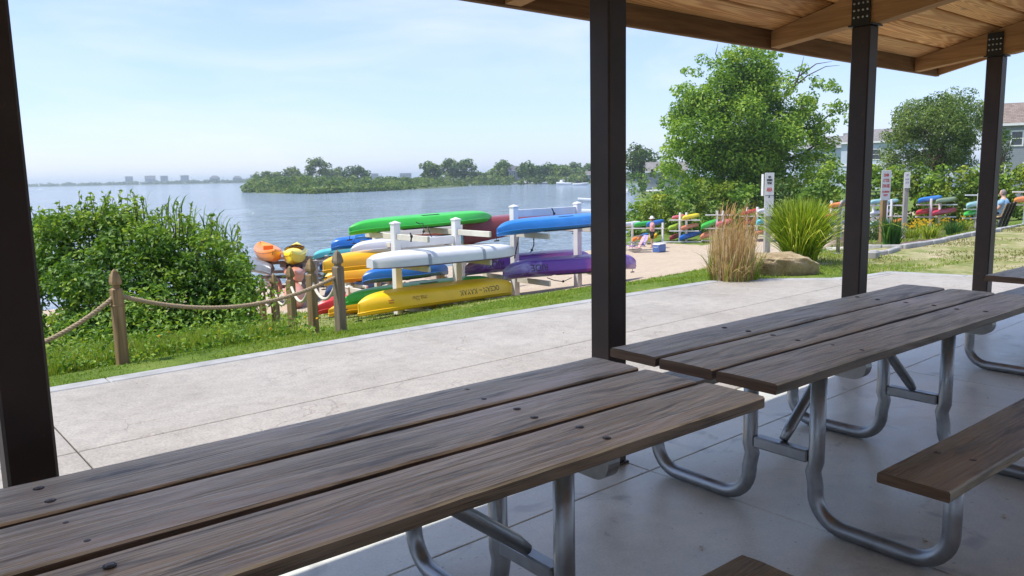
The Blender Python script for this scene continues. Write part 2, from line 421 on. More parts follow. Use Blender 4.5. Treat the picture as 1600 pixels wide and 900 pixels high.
MT['leafolive'] = m_leaf('leaf_olive', LEAF_OLIVE)
MT['grass'] = m_leaf('grass_blades', [(0, (.07, .14, .015)), (.4, (.16, .27, .025)), (.8, (.28, .36, .05)), (1, (.44, .40, .14))], .35, .6)
MT['drygrass'] = m_leaf('dry_grass_blades', [(0, (.10, .12, .03)), (.4, (.21, .20, .06)), (.8, (.38, .31, .13)), (1, (.46, .38, .2))], .3, .7)
MT['reed'] = m_leaf('dry_reed', [(0, (.28, .19, .10)), (.4, (.50, .37, .21)), (.75, (.68, .54, .34)), (1, (.78, .67, .48))], .38, .7)
MT['plume'] = m_leaf('reed_plume', [(0, (.25, .13, .045)), (.5, (.44, .26, .10)), (1, (.62, .42, .2))], .3, .7)
MT['tallgrass'] = m_leaf('tall_green_grass', [(0, (.08, .15, .012)), (.4, (.22, .32, .025)), (.8, (.40, .48, .05)), (1, (.58, .58, .14))], .35, .5)
MT['iris'] = m_leaf('iris_leaf', [(0, (.02, .07, .015)), (.6, (.05, .15, .03)), (1, (.12, .24, .05))], .3, .45)
MT['flower'] = m_leaf('yellow_petal', [(0, (.65, .38, .01)), (1, (.80, .62, .04))], .35, .6)
# ------------------------------------------------------------------ object helpers
def ob(name, me, m=None, parent=None, loc=None):
    o = bpy.data.objects.new(name, me); COL.objects.link(o)
    if m is not None and me is not None:
        for k in (m if isinstance(m, (list, tuple)) else [m]): me.materials.append(MT[k] if isinstance(k, str) else k)
    if parent is not None: o.parent = parent
    if loc is not None: o.location = loc
    return o
def tag(o, label, cat, group=None):
    o['label'] = label; o['category'] = cat
    if group: o['group'] = group
    return o
def struct(o, kind='structure'):
    o['kind'] = kind; return o
def thing(name, label, cat, loc=(0, 0, 0), rz=0.0, group=None):
    o = bpy.data.objects.new(name, None); COL.objects.link(o); o.location = loc; o.rotation_euler = (0, 0, rz); o.empty_display_size = .1
    return tag(o, label, cat, group)

class MB:
    def __init__(s): s.v = []; s.f = []; s.mi = []; s.sm = []
    def add(s, vs, fs, mi=0, smooth=False):
        b = len(s.v); s.v += [tuple(v) for v in vs]
        for f in fs: s.f.append(tuple(b+i for i in f)); s.mi.append(mi); s.sm.append(smooth)
        return s
    def box(s, c, d, mi=0, M=None, bev=0.0):
        x, y, z = (k/2 for k in d)
        if bev:
            prof = []
            b = min(bev, x*.9, y*.9, z*.9)
            vs = []
            for zz, ins in ((-z, b), (-z+b, 0), (z-b, 0), (z, b)):
                xx, yy = x-ins, y-ins
                k = b if ins == 0 else b*.3
                vs += [(-xx+k, -yy, zz), (xx-k, -yy, zz), (xx, -yy+k, zz), (xx, yy-k, zz), (xx-k, yy, zz), (-xx+k, yy, zz), (-xx, yy-k, zz), (-xx, -yy+k, zz)]
            fs = [tuple(range(7, -1, -1)), tuple(range(24, 32))]
            for r in range(3):
                for i in range(8):
                    j = (i+1) % 8; fs.append((r*8+i, r*8+j, r*8+8+j, r*8+8+i))
        else:
            vs = [(-x, -y, -z), (x, -y, -z), (x, y, -z), (-x, y, -z), (-x, -y, z), (x, -y, z), (x, y, z), (-x, y, z)]
            fs = [(0, 3, 2, 1), (4, 5, 6, 7), (0, 1, 5, 4), (1, 2, 6, 5), (2, 3, 7, 6), (3, 0, 4, 7)]
        vs = [Vector(v) for v in vs]
        if M is not None: vs = [M @ v for v in vs]
        vs = [v+Vector(c) for v in vs]
        return s.add(vs, fs, mi)
    def beam(s, p, q, w, h, mi=0, bev=0.0, up=(0, 0, 1)):
        p, q = Vector(p), Vector(q); d = q-p; L = d.length; d.normalize()
        u = Vector(up)
        if abs(d.dot(u)) > .98: u = Vector((0, 1, 0))
        y = u.cross(d).normalized(); z = d.cross(y)
        M = Matrix((d, y, z)).transposed()
        return s.box((p+q)/2, (L, w, h), mi, M, bev)
    def tube(s, path, r, n=10, mi=0, cap=True, closed=False):
        P = [Vector(p) for p in path]; m = len(P)
        rr = r if isinstance(r, (list, tuple)) else [r]*m
        vs = []; prev = None
        for i, p in enumerate(P):
            if closed: t = (P[(i+1) % m]-P[i-1]).normalized()
            else: t = (P[min(i+1, m-1)]-P[max(i-1, 0)]).normalized()
            if prev is None:
                a = Vector((0, 0, 1)) if abs(t.z) < .9 else Vector((1, 0, 0))
                nrm = (a-t*a.dot(t)).normalized()
            else: nrm = (prev-t*prev.dot(t)).normalized()
            prev = nrm; bn = t.cross(nrm)
            for k in range(n):
                an = 2*math.pi*k/n; vs.append(p+(nrm*math.cos(an)+bn*math.sin(an))*rr[i])
        fs = []
        for i in range(m if closed else m-1):
            for k in range(n):
                a, b2 = i*n+k, i*n+(k+1) % n; j = ((i+1) % m)*n
                fs.append((a, b2, j+(k+1) % n, j+k))
        if cap and not closed: fs += [tuple(range(n-1, -1, -1)), tuple((m-1)*n+k for k in range(n))]
        return s.add(vs, fs, mi, True)
    def lathe(s, prof, c=(0, 0, 0), n=16, mi=0, smooth=True, phase=0.0):
        vs = []; m = len(prof)
        for r, z in prof:
            for k in range(n):
                a = 2*math.pi*k/n+phase; vs.append((c[0]+r*math.cos(a), c[1]+r*math.sin(a), c[2]+z))
        fs = [(i*n+k, i*n+(k+1) % n, (i+1)*n+(k+1) % n, (i+1)*n+k) for i in range(m-1) for k in range(n)]
        fs += [tuple(range(n-1, -1, -1)), tuple((m-1)*n+k for k in range(n))]
        return s.add(vs, fs, mi, smooth)
    def prism(s, poly, z0, z1, mi=0):
        n = len(poly); vs = [(x, y, z0) for x, y in poly]+[(x, y, z1) for x, y in poly]
        a = sum(poly[i][0]*poly[(i+1) % n][1]-poly[(i+1) % n][0]*poly[i][1] for i in range(n))
        fs = [tuple(range(n-1, -1, -1)), tuple(range(n, 2*n))]+[(i, (i+1) % n, n+(i+1) % n, n+i) for i in range(n)]
        if a < 0: fs = [f[::-1] for f in fs]
        return s.add(vs, fs, mi)
    def mesh(s, name='m'):
        me = bpy.data.meshes.new(name); me.from_pydata([tuple(v) for v in s.v], [], s.f)
        me.polygons.foreach_set('material_index', s.mi); me.polygons.foreach_set('use_smooth', s.sm); me.update(); return me
    def build(s, name, m, parent=None, loc=None): return ob(name, s.mesh(name), m, parent, loc)

def fast_mesh(name, V, F, attr=None, smooth=False):
    """V (n,3) array, F (m,k) array, attr one float per face"""
    me = bpy.data.meshes.new(name); n, m, k = len(V), len(F), F.shape[1]
    me.vertices.add(n); me.vertices.foreach_set('co', np.ascontiguousarray(V, dtype=np.float32).ravel())
    me.loops.add(m*k); me.loops.foreach_set('vertex_index', np.ascontiguousarray(F, dtype=np.int32).ravel())
    me.polygons.add(m); me.polygons.foreach_set('loop_start', np.arange(0, m*k, k, dtype=np.int32))
    if smooth: me.polygons.foreach_set('use_smooth', np.ones(m, dtype=bool))
    if attr is not None:
        a = me.attributes.new('rnd', 'FLOAT', 'FACE'); a.data.foreach_set('value', np.asarray(attr, dtype=np.float32))
    me.update(calc_edges=True); return me

def unit(A): return A/np.maximum(np.linalg.norm(A, axis=1, keepdims=True), 1e-9)
def leaf_cards(C, Nrm, size, rng, aspect=.55, fold=.18, attr=None, droop=None):
    """diamond leaves folded along the midrib: 4 verts, 2 triangles each"""
    n = len(C); a = unit(rng.normal(size=(n, 3)))
    if droop is not None: a = unit(a*(1-abs(droop))+np.array([0, 0, droop]))
    u = unit(a-Nrm*np.sum(a*Nrm, 1, keepdims=True)); w = np.cross(Nrm, u)
    L = (size*rng.uniform(.65, 1.3, n))[:, None]
    p0 = C-u*L*.5; p2 = C+u*L*.5; p1 = C+w*L*aspect*.5+Nrm*L*fold; p3 = C-w*L*aspect*.5+Nrm*L*fold
    V = np.stack([p0, p1, p2, p3], 1).reshape(-1, 3); b = np.arange(n)*4
    F = np.concatenate([np.stack([b, b+1, b+2], 1), np.stack([b, b+2, b+3], 1)])
    if attr is None: attr = rng.uniform(0, 1, n)
    return V, F, np.concatenate([attr, attr])

def clump_foliage(clumps, density, size, rng, up=.5, aspect=.55, droop=None):
    """clumps: list of (cx,cy,cz,r, tone); leaves sit mostly in the outer shell of every clump"""
    Cs, Ns, As = [], [], []
    for cx, cy, cz, r, tone in clumps:
        n = max(6, int(density*r*r))
        d = unit(rng.normal(size=(n, 3))); rad_ = r*rng.uniform(.45, 1.08, n)**.7
        d2 = d*np.array([1, 1, .8])
        Cs.append(np.array([cx, cy, cz])+d2*rad_[:, None])
        Ns.append(unit(d*.7+np.array([0, 0, up])+rng.normal(size=(n, 3))*.55))
        As.append(np.clip(tone+rng.normal(size=n)*.17, 0, 1))
    C = np.concatenate(Cs); N = np.concatenate(Ns); A = np.concatenate(As)
    return leaf_cards(C, N, size, rng, aspect, attr=A, droop=droop)

def blob_clumps(rng, c, rx, ry, rz, n, r0, r1, tone=.45, flat=-.55, spread=.16):
    out = []
    while len(out) < n:
        d = rng.normal(size=3); d /= np.linalg.norm(d); k = rng.uniform(.25, 1)**.45
        p = d*k
        if p[2] < flat: continue
        wob = 1+.16*math.sin(3*math.atan2(d[1], d[0])+c[0])+.12*math.sin(5*d[2]+c[1])
        out.append((c[0]+p[0]*rx*wob, c[1]+p[1]*ry*wob, c[2]+p[2]*rz*wob, rng.uniform(r0, r1), np.clip(tone+rng.normal()*spread, .05, .95)))
    return out

def limbs(mb, base, tips, r, rng, fork=.35, n=7):
    base = Vector(base)
    for tp in tips:
        tp = Vector(tp); d = tp-base
        pts = []; 
        for i in range(7):
            t = i/6; p = base+Vector((d.x*t**1.35, d.y*t**1.35, d.z*t**.85))
            if 0 < i < 6: p += Vector(rng.normal(size=3))*d.length*.025
            pts.append(p)
        mb.tube(pts, [max(.012, r*(1-.86*i/6)) for i in range(7)], n)

def make_tree(name, label, base, crown_c, radii, n, r0, r1, density, size, mat, trunk_r, seed, group=None, tone=.45, flat=-.7, extra=None, aspect=.6, cat='tree', stems=1, droop=None, bare=None):
    rng = np.random.RandomState(seed); base = Vector(base)
    t = thing(name, label, cat, base, 0, group)
    c = Vector(crown_c)-base
    cl = blob_clumps(rng, c, *radii, n, r0, r1, tone, flat)
    if extra: cl += [(x-base.x, y-base.y, z-base.z, r, tn) for x, y, z, r, tn in extra]
    V, F, A = clump_foliage(cl, density, size, rng, aspect=aspect, droop=droop)
    ob('crown', fast_mesh('crown', V, F, A), mat, t)
    mb = MB()
    fork = Vector((c.x*.15, c.y*.15, max(.3, (c.z-radii[2])*.9 if c.z > radii[2] else c.z*.25)))
    for k in range(stems):
        o = Vector((rng.uniform(-1, 1), rng.uniform(-1, 1), 0))*trunk_r*2.2*(stems > 1)
        mb.tube([o+Vector((0, 0, -.25)), o*1.1+fork*.5, o*1.6+fork], [trunk_r*1.25, trunk_r, trunk_r*.85], 9)
        idx = rng.choice(len(cl), min(len(cl), max(4, 14//stems)), replace=False)
        limbs(mb, o*1.6+fork-Vector((0, 0, .05)), [Vector(cl[i][:3]) for i in idx], trunk_r*.6, rng, n=6)
    if bare:
        for p in bare: mb.tube([Vector(q)-base for q in p], [.07*(1-.8*i/(len(p)-1)) for i in range(len(p))], 5)
    mb.build('trunk', 'trunk', t)
    return t

def make_bush(name, label, base, radii, n, r0, r1, density, size, mat, seed, group=None, tone=.45, cat='bush', extra=None, lift=.55, aspect=.6):
    rng = np.random.RandomState(seed); base = Vector(base)
    cl = blob_clumps(rng, (0, 0, radii[2]*lift), radii[0], radii[1], radii[2]*(1-lift*.45), n, r0, r1, tone, -.85)
    cl = [c for c in cl if c[2] > -.3]
    if extra: cl += extra
    V, F, A = clump_foliage(cl, density, size, rng, aspect=aspect)
    o = ob(name, fast_mesh(name, V, F, A), mat, None, base)
    return tag(o, label, cat, group)

def blades(P, h, w, rng, lean=.35, attr=None, seg=2, dirn=None):
    """upright blades, bent outward: seg quads + tip"""
    n = len(P); a = rng.uniform(0, 2*math.pi, n)
    side = np.stack([np.cos(a), np.sin(a), np.zeros(n)], 1)
    b = rng.uniform(0, 2*math.pi, n); ld = np.stack([np.cos(b), np.sin(b), np.zeros(n)], 1) if dirn is None else dirn
    h = np.asarray(h)*np.ones(n); w = np.asarray(w)*np.ones(n); le = (np.asarray(lean)*np.ones(n)*rng.uniform(.3, 1.4, n))
    rows = []
    for i in range(seg):
        t = i/seg
        c = P+np.stack([np.zeros(n), np.zeros(n), h*(t-.20*le*t*t-.10*le*le*t**3)], 1)+ld*(le*h*t*t)[:, None]
        ww = (w*(1-.55*t)*.5)[:, None]
        rows += [c-side*ww, c+side*ww]
    tip = P+np.stack([np.zeros(n), np.zeros(n), h*(1-.33*le-.14*le*le)], 1)+ld*(le*h)[:, None]
    rows.append(tip); k = len(rows)
    V = np.stack(rows, 1).reshape(-1, 3); o = np.arange(n)*k; F = []
    for i in range(seg-1):
        F += [np.stack([o+2*i, o+2*i+1, o+2*i+3], 1), np.stack([o+2*i, o+2*i+3, o+2*i+2], 1)]
    i = seg-1; F.append(np.stack([o+2*i, o+2*i+1, o+2*i+2], 1)); nf = len(F)
    if attr is None: attr = rng.uniform(0, 1, n)
    return V, np.concatenate(F), np.tile(attr, nf)

# ------------------------------------------------------------------ terrain and water
def inside(poly, x, y):
    r = False; n = len(poly)
    for i in range(n):
        x1, y1 = poly[i]; x2, y2 = poly[(i+1) % n]
        if (y1 > y) != (y2 > y) and x < (x2-x1)*(y-y1)/(y2-y1)+x1: r = not r
    return r
FULL = [(-9, -16.5)]+PAVE[1:]+[(11.9, -16.5)]
def inner(x, y, e=.3):
    return all(inside(FULL, x+dx, y+dy) for dx in (-e, e) for dy in (-e, e))
def seq(*parts):
    out = []
    for a, b, s in parts: out += list(np.arange(a, b-1e-6, s))
    out.append(parts[-1][1]); return out
xs = seq((-300, -40, 20), (-40, -9, 4), (-9, 0, .6), (0, 14, .22), (14, 32, .5), (32, 70, 1.5), (70, 420, 14))
ys = seq((-120, -12, 9), (-12, 2, .8), (2, 13, .22), (13, 30, .5), (30, 48, 1.2), (48, 130, 4), (130, 420, 20))
BED = [gp(1300, 392), gp(1400, 389), gp(1470, 378), gp(1530, 368), gp(1540, 357), gp(1500, 352), gp(1430, 352), gp(1350, 358), gp(1300, 370)]
BEDP = [(p.x, p.y) for p in BED]
def dirt(x, y):
    v = 0
    if 12.2 < x < 34 and y < 9.5: v = .55
    if x > 11 and y < 12: v = max(v, .42)
    if 9.0 < y < 20 and 2 < x < 9.5: v = max(v, .42)
    return v
def sandy(x, y):
    # beach beyond the grass strip, reaching right to the racks
    a = (x-9.0)*.42; lo = 8.55+max(0, 9.8-x)*2.6+max(0, x-13)*.05
    if x > 15.0: lo = 9.6+(x-15)*.36
    hi = shore(x)+3 if x < 38 else 27+ (x-38)*.15
    if y > lo and y < hi: return min(1, .5+(y-lo)*1.1)
    if y > 31 and 8 < x < 38: return 1
    return max(0.0, .5-(lo-y)*.8) if y <= lo else 0.0
V = np.array([(x, y, ground(x, y)-(.22 if inner(x, y) else 0)) for y in ys for x in xs])
nx, ny = len(xs), len(ys)
I = np.arange(nx*ny).reshape(ny, nx)
F = np.stack([I[:-1, :-1].ravel(), I[:-1, 1:].ravel(), I[1:, 1:].ravel(), I[1:, :-1].ravel()], 1)
me = fast_mesh('ground', V, F, None, True)
ca = me.color_attributes.new('zone', 'FLOAT_COLOR', 'POINT')
cv = np.array([(sandy(p[0], p[1]), 1.0 if inside(BEDP, p[0], p[1]) else 0.0, dirt(p[0], p[1]), 1.0) for p in V], dtype=np.float32)
ca.data.foreach_set('color', cv.ravel())
struct(ob('ground', me, 'terrain'))
w = MB(); w.add([(-1500, 8, WATER), (4000, 8, WATER), (4000, 5200, WATER), (-1500, 5200, WATER)], [(0, 1, 2, 3)])
struct(w.build('water', 'water'))

# ------------------------------------------------------------------ paving
def clip(poly, x0, x1, y0, y1):
    for ax, lim, sg in ((0, x0, 1), (0, x1, -1), (1, y0, 1), (1, y1, -1)):
        out = []
        for i in range(len(poly)):
            a, b = poly[i], poly[(i+1) % len(poly)]
            da, db = (a[ax]-lim)*sg, (b[ax]-lim)*sg
            if da >= 0: out.append(a)
            if da*db < 0:
                t = da/(da-db); out.append((a[0]+(b[0]-a[0])*t, a[1]+(b[1]-a[1])*t))
        poly = out
        if not poly: return []
    return poly
def inset(poly, d):
    n = len(poly); out = []
    for i in range(n):
        p0, p1, p2 = Vector(poly[i-1]), Vector(poly[i]), Vector(poly[(i+1) % n])
        e1, e2 = (p1-p0).normalized(), (p2-p1).normalized()
        n1, n2 = Vector((-e1.y, e1.x)), Vector((-e2.y, e2.x))
        b = (n1+n2); b.normalize(); k = d/max(.35, b.dot(n1)); q = p1+b*k; out.append((q.x, q.y))
    return out
def ccw(p):
    a = sum(p[i][0]*p[(i+1) % len(p)][1]-p[(i+1) % len(p)][0]*p[i][1] for i in range(len(p)))
    return p if a > 0 else p[::-1]
def panel(mb, poly, top=0.0, bot=-.02, bev=.006, gap=.004, mi=0):
    poly = ccw(poly); a = inset(poly, gap); b = inset(poly, gap+bev)
    n = len(a); vs = [(x, y, bot) for x, y in a]+[(x, y, top-bev) for x, y in a]+[(x, y, top) for x, y in b]
    fs = [tuple(range(2*n, 3*n))]
    for r in (0, n): fs += [(r+i, r+(i+1) % n, r+n+(i+1) % n, r+n+i) for i in range(n)]
    mb.add(vs, fs, mi)
pv = ccw(PAVE)
base = MB(); base.prism(pv, -.14, -.012); struct(base.build('path_base', 'groove'))
pin = [q for q in PAVE]
# outer border strip of smooth concrete along the water side
core = []
for i, (x, y) in enumerate(PAVE):
    core.append((x-(.0 if y > 6 else .17 if y < 4.9 else .12), y-(.17 if y > 5 else (.13 if 4.5 < y < 5 else 0))))
mb = MB()
for xa, xb in zip((-9, -5.14, -2.14, .86, 3.9, 6.9, 9.9), (-5.14, -2.14, .86, 3.9, 6.9, 9.9, 12)):
    for ya, yb in ((2.9, 4.68), (4.68, 7)):
        q = clip(core, xa, xb, ya, yb)
        if len(q) > 2: panel(mb, q)
struct(mb.build('path', 'stamp'))
mb = MB()
for i in range(1, len(PAVE)-1):
    a, b, c, d = PAVE[i], PAVE[i+1], core[i+1], core[i]
    m = max(1, int(abs(b[0]-a[0])/2.3))
    for k in range(m):
        f = lambda p, q, t: (lerp(p[0], q[0], t), lerp(p[1], q[1], t))
        panel(mb, [f(a, b, k/m), f(a, b, (k+1)/m), f(d, c, (k+1)/m), f(d, c, k/m)], .004, -.13, .01, .0022)
struct(mb.build('path_border_kerb', 'border'))
base = MB(); base.prism([(-9, -16), (11.6, -16), (11.6, 2.896), (-9, 2.896)], -.14, -.012); struct(base.build('floor_base', 'groove'))
mb = MB(); gx = [-9, -5.6, -2.75, .08, 2.89, 5.7, 8.5, 11.6]; gy = [-16, -12.5, -9.4, -6.4, -3.5, -.6, 2.36, 2.895]
for i in range(len(gx)-1):
    for j in range(len(gy)-1):
        panel(mb, [(gx[i], gy[j]), (gx[i+1], gy[j]), (gx[i+1], gy[j+1]), (gx[i], gy[j+1])], 0, -.02, .004, .002)
struct(mb.build('floor', 'floor'))

# ------------------------------------------------------------------ pavilion
pav = thing('pavilion', 'open picnic pavilion with dark steel posts and a warm timber board ceiling', 'pavilion', (0, 0, 0))
PX = [-4.705, -2.185, .345, 2.828, 5.385, 7.865]
RY = -2.2
def deck_z(Y): return 2.455+(3.25-Y)*.24 if Y > RY else 2.455+(3.25-RY)*.24+(Y-RY)*.24
def post(x, y0, ztop):
    mb = MB(); mb.box((x, y0+.0635, ztop/2+.006), (.127, .127, ztop-.012), 0, None, .008)
    p = mb.build('post', 'post', pav)
    mb = MB(); mb.box((x, y0+.0635, .006), (.145, .145, .012), 0, None, .003)
    mb.build('base_plate', 'post', p)
    # cap plate and side plates that clasp the rafter
    mb = MB(); mb.box((x, y0+.0635, ztop+.004), (.155, .165, .010))
    for sx in (-1, 1): mb.box((x+sx*.068, y0+.0635, ztop+.105), (.008, .125, .19))
    n0 = len(mb.f)
    for sx in (-1, 1):
        for i in range(4):
            for j in range(3):
                M = Matrix.Rotation(rad(90)*sx, 3, 'Y'); c = Vector((x+sx*.072, y0+.0635-.045+i*.03, ztop+.055+j*.045))
                b = MB(); b.lathe([(.0075, 0), (.0075, .004), (.003, .006)], n=6); mb.add([M @ Vector(v)+c for v in b.v], b.f, 1)
    mb.build('rafter_bracket', ['plate', 'bolt'], p)
for x in PX:
    post(x, 2.51, 2.392); post(x, -7.04, 2.392)
for x in PX:
    # rafter: tapers towards the eave, board edge cut plumb at the fascia
    zs = [(-2, deck_z(-2)-.24), (2.51, 2.400), (3.245, 2.305)]
    poly = [(3.245, 2.338), (3.245, deck_z(3.245)-.004), (RY, deck_z(RY)-.004), (RY, deck_z(RY)-.26), (2.0, 2.474), (2.45, 2.4025), (2.70, 2.4025)]
    mb = MB(); n = len(poly); hw = .055
    mb.add([(x-hw, y, z) for y, z in poly]+[(x+hw, y, z) for y, z in poly], [tuple(range(n)), tuple(range(2*n-1, n-1, -1))]+[(i, i+n, (i+1) % n+n, (i+1) % n) for i in range(n)])
    mb.build('rafter', 'rafter', pav)
    poly = [(2*RY-y, z) for y, z in poly]
    mb = MB(); mb.add([(x-hw, y, z) for y, z in poly]+[(x+hw, y, z) for y, z in poly], [tuple(range(n)), tuple(range(2*n-1, n-1, -1))]+[(i, i+n, (i+1) % n+n, (i+1) % n) for i in range(n)])
    mb.build('rafter', 'rafter', pav)
XR0, XR1 = -5.6, 8.40
mb = MB(); mb.box(((XR0+XR1)/2, 3.270, 2.43), (XR1-XR0, .04, .20), 0, None, .004); mb.box(((XR0+XR1)/2, 3.300, 2.52), (XR1-XR0+.03, .018, .06)); mb.build('fascia', 'fascia', pav)
mb = MB(); mb.box(((XR0+XR1)/2, 2*RY-3.270, 2.43), (XR1-XR0, .04, .20)); mb.build('fascia', 'fascia', pav)
for xe in (XR0-.022, XR1+.0):
    for s_ in (1, -1):
        mb = MB(); pts = []
        ya, yb = (3.249, RY+.001) if s_ > 0 else (2*RY-3.249, RY-.001)
        x0, x1 = xe-.04, xe
        v = []
        for y in (ya, yb):
            z = deck_z(y) if s_ > 0 else deck_z(2*RY-y)
            v += [(x0, y, z-.115), (x1, y, z-.115), (x1, y, z+.06), (x0, y, z+.06)]
        mb.add(v, [(0, 1, 2, 3), (7, 6, 5, 4), (0, 4, 5, 1), (1, 5, 6, 2), (2, 6, 7, 3), (3, 7, 4, 0)]); mb.build('rake_board', 'rafter', pav)
mb = MB(); mb.box(((XR0+XR1)/2, RY, deck_z(RY)-.17), (XR1-XR0-.1, .12, .32)); mb.build('ridge_beam', 'beam', pav)
# ceiling boards run along the eave; each board breaks at a rafter somewhere
vs, fs, at = [], [], []
slope_len = math.sqrt(1+.24**2)
for side in (1, -1):
    y = 3.245; k = 0
    while y > RY+.02:
        y2 = max(RY+.02, y-.235)
        cuts = [XR0, PX[(k*2) % 3]+.0, PX[3+(k % 3)], XR1] if k % 2 else [XR0, PX[1+(k % 3)], XR1]
        for xa, xb in zip(cuts[:-1], cuts[1:]):
            b = len(vs); g = .013
            for yy in (y-g, y2+g):
                Y = yy if side > 0 else 2*RY-yy
                vs += [(xa+.001, Y, deck_z(yy)), (xb-.001, Y, deck_z(yy)), (xb-.001, Y, deck_z(yy)+.035), (xa+.001, Y, deck_z(yy)+.035)]
            fs += [(b, b+1, b+2, b+3), (b+7, b+6, b+5, b+4), (b, b+4, b+5, b+1), (b+1, b+5, b+6, b+2), (b+2, b+6, b+7, b+3), (b+3, b+7, b+4, b)]
            at += [rnd.random()]*6
        y = y2; k += 1
ob('ceiling_boards', fast_mesh('ceiling_boards', np.array(vs), np.array(fs), at), 'roof', pav)
mb = MB()
for side in (1, -1):
    v = []
    for yy in (3.30, RY):
        Y = yy if side > 0 else 2*RY-yy
        z = deck_z(min(yy, 3.3))
        v += [(XR0-.03, Y, z+.037), (XR1+.03, Y, z+.037), (XR1+.03, Y, z+.055), (XR0-.03, Y, z+.055)]
    mb.add(v, [(0, 1, 2, 3), (7, 6, 5, 4), (0, 4, 5, 1), (1, 5, 6, 2), (2, 6, 7, 3), (3, 7, 4, 0)])
MT['shingle'] = m_simple('roof_shingle', (.09, .08, .075), .9, 0, .3, 12)
mb.build('roof_covering', 'shingle', pav)

# ------------------------------------------------------------------ picnic tables
def plank_mesh(L, W, T, seed, bolts=()):
    """a plank with worn, slightly wavy edges"""
    rng = np.random.RandomState(seed); n = 40; xs_ = np.linspace(-L/2, L/2, n); mb = MB()
    e1 = np.convolve(rng.normal(size=n+8), np.ones(9)/9, 'valid')*.0035; e2 = np.convolve(rng.normal(size=n+8), np.ones(9)/9, 'valid')*.0035
    zz = np.convolve(rng.normal(size=n+12), np.ones(13)/13, 'valid')*.003
    ring = lambda i: [(-W/2+e1[i]+.004, 0), (-W/2+e1[i], .005), (-W/2+e1[i], T-.006), (-W/2+e1[i]+.005, T-.001), (-W/4, T+.001), (0, T), (W/4, T+.001), (W/2+e2[i]-.005, T-.001), (W/2+e2[i], T-.006), (W/2+e2[i], .005), (W/2+e2[i]-.004, 0)]
    vs = []
    for i, x in enumerate(xs_):
        rag = 0
        for y, z in ring(i): vs.append((x+(rng.normal()*.0016 if i in (0, n-1) else 0), y, z+zz[i]))
    m = 11; fs = []
    for i in range(n-1):
        for k in range(m): fs.append((i*m+k, (i+1)*m+k, (i+1)*m+(k+1) % m, i*m+(k+1) % m))
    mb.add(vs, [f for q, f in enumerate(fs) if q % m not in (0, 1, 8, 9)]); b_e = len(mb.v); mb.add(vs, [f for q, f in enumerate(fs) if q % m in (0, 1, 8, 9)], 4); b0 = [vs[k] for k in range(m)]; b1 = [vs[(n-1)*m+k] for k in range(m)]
    mb.add(b0, [tuple(range(m))], 3); mb.add(b1, [tuple(range(m-1, -1, -1))], 3)
    for bx_, by_ in bolts:
        bx_ += rng.uniform(-.02, .02); by_ += rng.uniform(-.012, .012)
        mb.lathe([(.0120, -.004), (.0120, .0008), (.0090, .0010)], (bx_, by_, T+.0008), 12, 1, False); mb.lathe([(.0082, -.004), (.0078, .0018), (.005, .0028), (.0012, .0031)], (bx_, by_, T+.0008), 10, 2)
    return mb.mesh('plank')
def arc(c, r, a0, a1, n, ax):
    out = []
    for i in range(n+1):
        a = rad(lerp(a0, a1, i/n)); out.append((ax, c[0]+r*math.cos(a), c[1]+r*math.sin(a)))
    return out
def picnic_table(label, cx, cy, rz, benches, zt=.76, L=2.46, fo=.59, seed=0, bx=.0):
    t = thing('picnic_table', label, 'picnic table', (cx, cy, 0), rz, 'picnic tables under the pavilion')
    W, gap, T = .231, .026, .038
    for k in (-1, 0, 1):
        o = ob('tabletop_plank', plank_mesh(L, W, T, seed*10+k+5, [(x_, y_) for x_ in (-fo, fo) for y_ in (-.06, .055)]), ['table', 'darkbolt', 'boltgrey', 'endgrain', 'shaded_grimy_edge'], t, ((.004*k*(-1)**seed, k*(W+gap), zt-T)))

    for s, (off, l) in benches.items():
        o = ob('seat_plank', plank_mesh(l, W, T, seed*10+s+8, [(x_-off, y_) for x_ in (-fo, fo) for y_ in (-.055, .055)]), ['bench', 'darkbolt', 'boltgrey', 'endgrain', 'bench'], t, (off, s*.675, .445-T))

    for x in (-fo, fo):
        for s in (-1, 1):
            r, R_, yl, yo = .0315, .13, .155, .675
            path = [(x, s*yl, zt-T-.045), (x, s*yl, R_+r+.12), (x, s*(yl-.012), R_+r+.08), (x, s*yl, R_+r+.02)]
            path += [(p[0], s*p[1], p[2]) for p in arc((yl+R_, R_+r), R_, 180, 270, 8, x)]
            path += [(p[0], s*p[1], p[2]) for p in arc((yo-R_, R_+r), R_, 270, 360, 8, x)]
            path += [(x, s*yo, R_+r+.06), (x, s*yo, .445-T-.001)]
            mb = MB(); mb.tube(path, r, 14); mb.build('leg', 'galv', t)
        mb = MB(); mb.box((x, 0, .30), (.05, .31-.06, .05), 0, None, .006); mb.build('cross_bar', 'galv', t)
        mb = MB(); hb = .072; pr = [(-.350, zt-T-.001), (-.352, zt-T-.02)]+[(-.352+.052-.052*math.cos(a), zt-T-.02-.052*math.sin(a)) for a in np.linspace(.2, 1.57, 7)]
        pr += [(-y, z) for y, z in pr[::-1]]; n = len(pr)
        mb.add([(x-.022, y, z) for y, z in pr]+[(x+.022, y, z) for y, z in pr], [tuple(range(n)), tuple(range(2*n-1, n-1, -1))]+[(i, n+i, n+(i+1) % n, (i+1) % n) for i in range(n)]); mb.build('top_bearer', 'galv', t)
        sg = 1 if x > 0 else -1
        mb = MB(); mb.tube([(x-sg*.01, 0, .335), (x-sg*.05, 0, .372), (x-sg*.42, 0, zt-T-.06), (x-sg*.47, 0, zt-T-.03)], [.019, .0235, .0235, .018], 10)
        mb.lathe([(.013, 0), (.013, .012), (.005, .016)], (x-sg*.02, 0, .348), 6)
        mb.build('brace', 'galv', t)
    return t
